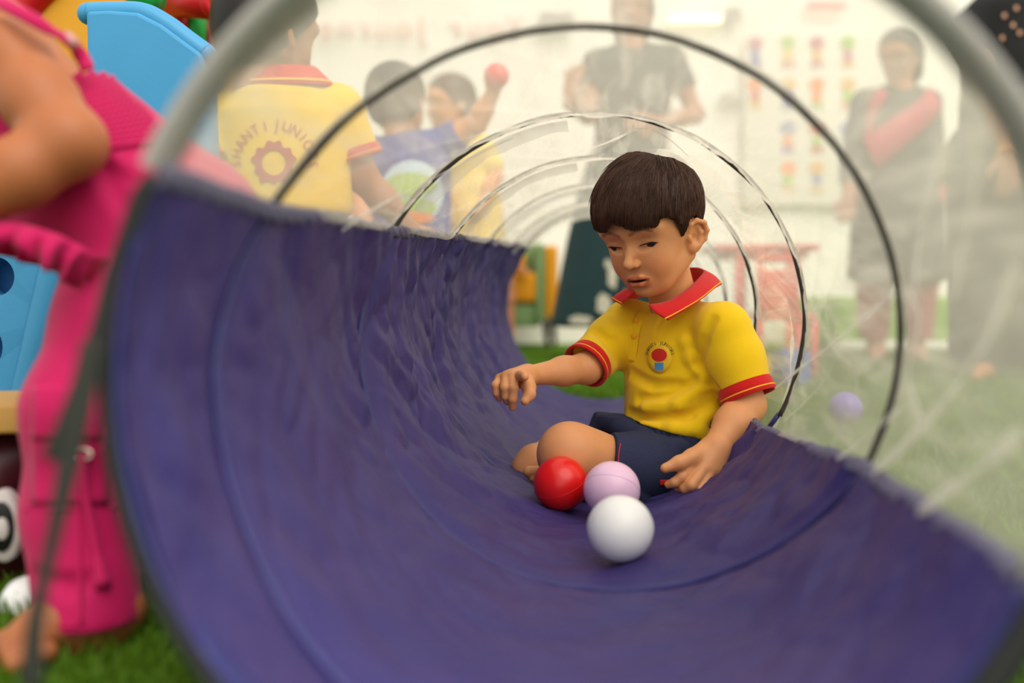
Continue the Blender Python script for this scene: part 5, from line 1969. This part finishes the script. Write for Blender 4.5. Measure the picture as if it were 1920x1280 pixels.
def bx(name, x0, x1, y0, y1, d, dep, m, bev=.015, parent=None):
    a, b_ = P(x0, y1, d), P(x1, y0, d)
    c = (a + b_) / 2
    return mk(name, *box((c[0], d + dep / 2, c[2]), (abs(b_[0] - a[0]), dep, abs(b_[2] - a[2])), 0, bev), m, parent)


bx('base', 880, 1012, 570, 612, dS, .5, M_gr, .012, sf)
bx('seat_cushion', 884, 1011, 511, 569, dS - .02, .5, M_mu, .03, sf)
bx('backrest', 884, 1008, 455, 540, dS + .42, .12, M_gr, .03, sf)
bx('back_cushion', 890, 985, 470, 520, dS + .36, .08, M_mu, .03, sf)
bx('arm', 1004, 1021, 456, 604, dS - .03, .55, M_gr, .02, sf)
bx('arm_side', 1020, 1046, 460, 600, dS + .0, .5, M_mu, .025, sf)
bx('arm', 864, 884, 456, 604, dS - .03, .55, M_gr, .02, sf)
for x, dd in ((1022, .02), (1036, .42), (880, .02), (890, .42)):
    a, b_ = P(x, 600, dS + dd), P(x + 5, 600, dS + dd)
    b_[2] = 0
    mk('leg', *tube([a, b_], [.022, .013], 10), M_leg, sf)
sc_ = thing('person', 'child sitting in the green armchair, mostly hidden by the tunnel wall', 'person', (P(930, 500, dS)[0], dS + .1, 0))
hS = P(906, 412, dS + .05)
MS = frame(-.3, .1, 0)
sk = head_prims(hS, MS, .95)
tS = P(918, 490, dS + .12)
sk += [RC(hS - UP * .05, P(914, 448, dS + .1), .034, .036, .02), RC(P(914, 455, dS + .1), tS, .07, .08, .02)]
sk += limb(P(934, 456, dS + .1), P(952, 490, dS + .04), P(972, 501, dS - .04), .03, .026, .018) + limb(P(892, 456, dS + .1), P(884, 490, dS + .04), P(900, 502, dS - .04), .03, .026, .018)
sk += hand_prims(P(972, 501, dS - .04), norm([.6, -.6, -.2]), UP, .09, 1, .3) + hand_prims(P(900, 502, dS - .04), norm([.2, -.8, -.2]), UP, .09, -1, .3)
for x in (948, 905):
    kn = P(x + 4, 508, dS - .10)
    an_ = P(x + 7, 625, dS - .11)
    sk += limb(P(x - 14, 506, dS + .12), kn, an_, .05, .038, .026)
    sk += CH([an_ - UP * .02, an_ + np.array([.01, -.08, -.035])], [.026, .018], .015)
solid('body', sk, .007, M_skin_b, sc_)
add_face_hair(sc_, hS, MS, .97, M_hair, -.06, .05, vox=.008)
M_olive = mat('olive_shirt', (150, 150, 84), .85)
solid('shirt', [RC(P(914, 456, dS + .1), tS, .085, .095, .02), RC(P(934, 458, dS + .1), P(946, 482, dS + .06), .045, .045, .02), RC(P(892, 458, dS + .1), P(886, 482, dS + .06), .045, .045, .02),
                RC(P(912, 440, dS + .1), hS, .042, .05, .01, 's')], .008, M_olive, sc_)

# ------------------------------------------------------------------ red nursery table and chair
M_rp = mat('red_furniture', (206, 52, 48), .5, .06, 10)
dR = 4.1
tb = thing('nursery_table', 'small red plastic table with thin top near the far net', 'table', (P(1438, 600, dR)[0], dR + .2, 0))
bx('table_top', 1340, 1536, 458, 470, dR, .40, M_rp, .006, tb)
bx('apron', 1362, 1514, 470, 484, dR + .03, .34, M_rp, .004, tb)
for x, dd in ((1386, .02), (1492, .02), (1392, .34), (1486, .34)):
    a = P(x, 472, dR + dd)
    b_ = a.copy()
    b_[2] = 0
    mk('leg', *tube([a, mid(a, b_, .5), b_], [.020, .018, .016], 12), M_rp, tb)
dq = 3.75
ch = thing('nursery_chair', 'red plastic child chair in front of the red table', 'chair', (P(1452, 600, dq)[0], dq + .12, 0))
bx('backrest', 1424, 1482, 476, 492, dq, .025, M_rp, .008, ch)
bx('backrest', 1424, 1482, 506, 585, dq, .025, M_rp, .010, ch)
for x in (1426, 1480):
    mk('back_post', *tube([P(x, 474, dq + .012), P(x, 600, dq + .012)], .014, 10), M_rp, ch)
bx('seat', 1418, 1488, 588, 600, dq + .005, .26, M_rp, .008, ch)
for x, dd in ((1424, .015), (1480, .015), (1424, .24), (1480, .24)):
    a = P(x, 592, dq + dd)
    b_ = a.copy()
    b_[2] = 0
    mk('leg', *tube([a, b_], [.016, .013], 10), M_rp, ch)
do_ = 3.4
so_ = thing('nursery_stool', 'low red plastic stool to the right of the red chair', 'stool', (P(1512, 660, do_)[0], do_ + .1, 0))
bx('seat', 1494, 1532, 588, 602, do_, .2, M_rp, .01, so_)
for x, dd in ((1499, .02), (1527, .02), (1499, .18), (1527, .18)):
    a = P(x, 600, do_ + dd)
    b_ = a.copy()
    b_[2] = 0
    mk('leg', *tube([a, b_], [.015, .013], 10), M_rp, so_)
M_tb = mat('toy_blue', (70, 100, 160), .5)
M_ty = mat('toy_yellow', (232, 190, 60), .5)


def block(px, py, d, sx, sz, m, label, studs=2):
    c = P(px, py, d)
    o_ = thing('toy_block', label, 'toy block', (c[0], d, 0 if py > 640 else c[2] - sz / 2))
    mk('block_body', *box((c[0], d, c[2]), (sx, sx * .8, sz), .3, .006), m, o_)
    for i in range(studs):
        q = c + np.array([(i - (studs - 1) / 2) * sx * .45, 0, sz / 2])
        mk('stud', *tube([q, q + UP * .012], .016, 12), m, o_)
    return o_


zb = lambda d, h_: 550 + (.308 - h_ / 2) * FPX / d
block(1443, zb(3.6, .07), 3.6, .10, .07, M_ty, 'yellow toy block on the turf under the red chair')
block(1484, zb(3.22, .12), 3.22, .10, .12, M_tb, 'grey-blue toy block on the turf beside the red chair')

# ------------------------------------------------------------------ on the wall: lettering, chart of figures, lamp, brackets
yw = WALL_Y - .04
SC = yw / FPX * 1.0


def W3(px, py, off=0.0):
    """point on the wall plane seen at a spot"""
    d_ = P(px, py, 1.0) - CAM
    t = (yw - off - CAM[1]) / d_[1]
    return CAM + d_ * t


M_sgn = mat('faded_red_letters', (226, 168, 158), .8)
parts_ = []
x = 985.0
for word in ('Your', 'Journey'):
    for (Vx, Fx), ch_ in zip(letters(word), word):
        wdt = {'Y': 40, 'J': 34}.get(ch_, 36)
        q = [W3(x - wdt / 2 - u_ * 62, 72 - w_ * 62) for u_, w_ in Vx]
        parts_.append((np.array(q), Fx))
        x -= wdt
    x -= 30
V, F = merge(parts_)
bn = mk('wall_lettering', V, F, M_sgn, thick=.006)
tag(bn, 'faded red mirrored lettering high on the white tent wall', 'lettering')
M_sheet = mat('chart_paper', (226, 220, 204), .85, .03, 2)


def wall_rect(name, x0, y0, x1, y1, th_, m, parent=None, off=0.0):
    a, b_ = W3(x0, y1, off), W3(x1, y0, off)
    c = (a + b_) / 2
    return mk(name, *box((c[0], c[1] - th_ / 2, c[2]), (abs(b_[0] - a[0]), th_, abs(b_[2] - a[2])), 0, min(.004, th_ * .3)), m, parent)


ct = W3(1500, 220)
chart = thing('wall_chart', 'large pale chart of small coloured child figures on the tent wall', 'chart', (ct[0], ct[1], W3(1500, 385)[2]))
wall_rect('sheet', 1393, 62, 1640, 385, .01, M_sheet, chart)
palette = [(190, 110, 130), (220, 170, 90), (226, 180, 40), (120, 130, 170), (150, 190, 70), (236, 130, 50), (130, 100, 170), (200, 70, 60)]
FM = [mat('figure_colour_%d' % i, c, .8) for i, c in enumerate(palette)]


def flat_disc(name, px, py, rx, ry, m, parent, off):
    a = np.linspace(0, 2 * np.pi, 20, endpoint=False)
    pts = [W3(px + rx * math.cos(q), py + ry * math.sin(q), off) for q in a]
    pts2 = [p_ + np.array([0, .004, 0]) for p_ in pts]
    F_ = [tuple(range(19, -1, -1)), tuple(range(20, 40))] + [(i, (i + 1) % 20, 20 + (i + 1) % 20, 20 + i) for i in range(20)]
    return mk(name, np.array(pts + pts2), F_, m, parent, smooth=False)


k_ = 0
for r_, y in enumerate((95, 172, 255, 330)):
    for c, x in enumerate((1416, 1478, 1532, 1590)):
        if r_ >= 2 and c == 0:
            continue
        fg = flat_disc('figure', x, y - 14, 14, 13, FM[(k_ * 3 + c + r_) % 8], chart, .016)
        flat_disc('figure_body', x, y + 9, 9, 13, FM[(k_ * 5 + 2 * c + 3) % 8], fg, .017)
        flat_disc('figure_leg', x - 6, y + 25, 4, 8, FM[(k_ + 6) % 8], fg, .018)
        flat_disc('figure_leg', x + 7, y + 25, 4, 8, FM[(k_ + 6) % 8], fg, .018)
        k_ += 1
M_ban = mat('pink_heading', (236, 140, 140), .8)
hb = wall_rect('chart_heading', 1512, 4, 1585, 18, .008, M_ban)
tag(hb, 'short pink heading strip above the figure chart', 'sign')
M_lamp = mat('tube_light', (255, 246, 205), .4, 0, emit=1.6)
lp_ = W3(1300, 38)
lamp = thing('tube_lamp', 'short lit tube lamp high on the wall beside the woman', 'lamp', (lp_[0], lp_[1], lp_[2]))
a, b_ = W3(1252, 38, .05), W3(1352, 36, .05)
mk('lit_tube', *tube([a, b_], .022, 12), M_lamp, lamp)
wall_rect('lamp_housing', 1250, 32, 1354, 43, .025, M_kerb, lamp)
M_fx = mat('grey_fixture', (120, 112, 104), .7)
for (x0, y0, x1, y1, lb) in ((1012, 26, 1074, 50, 'grey wall box with slats above the lettering end'), (1360, 18, 1386, 44, 'small dark bracket beside the lit tube lamp'),
                             (1352, 176, 1394, 190, 'short dark clip at the left edge of the chart')):
    c = W3((x0 + x1) / 2, y1)
    fx = thing('wall_fixture', lb, 'fixture', tuple(c))
    wall_rect('box', x0, y0, x1, y1, .04, M_fx, fx)
    for j in range(3):
        yy = y0 + (y1 - y0) * (j + .5) / 3
        wall_rect('slat', x0 + 2, yy - 2, x1 - 2, yy + 1, .006, M_kerb, fx, .042)
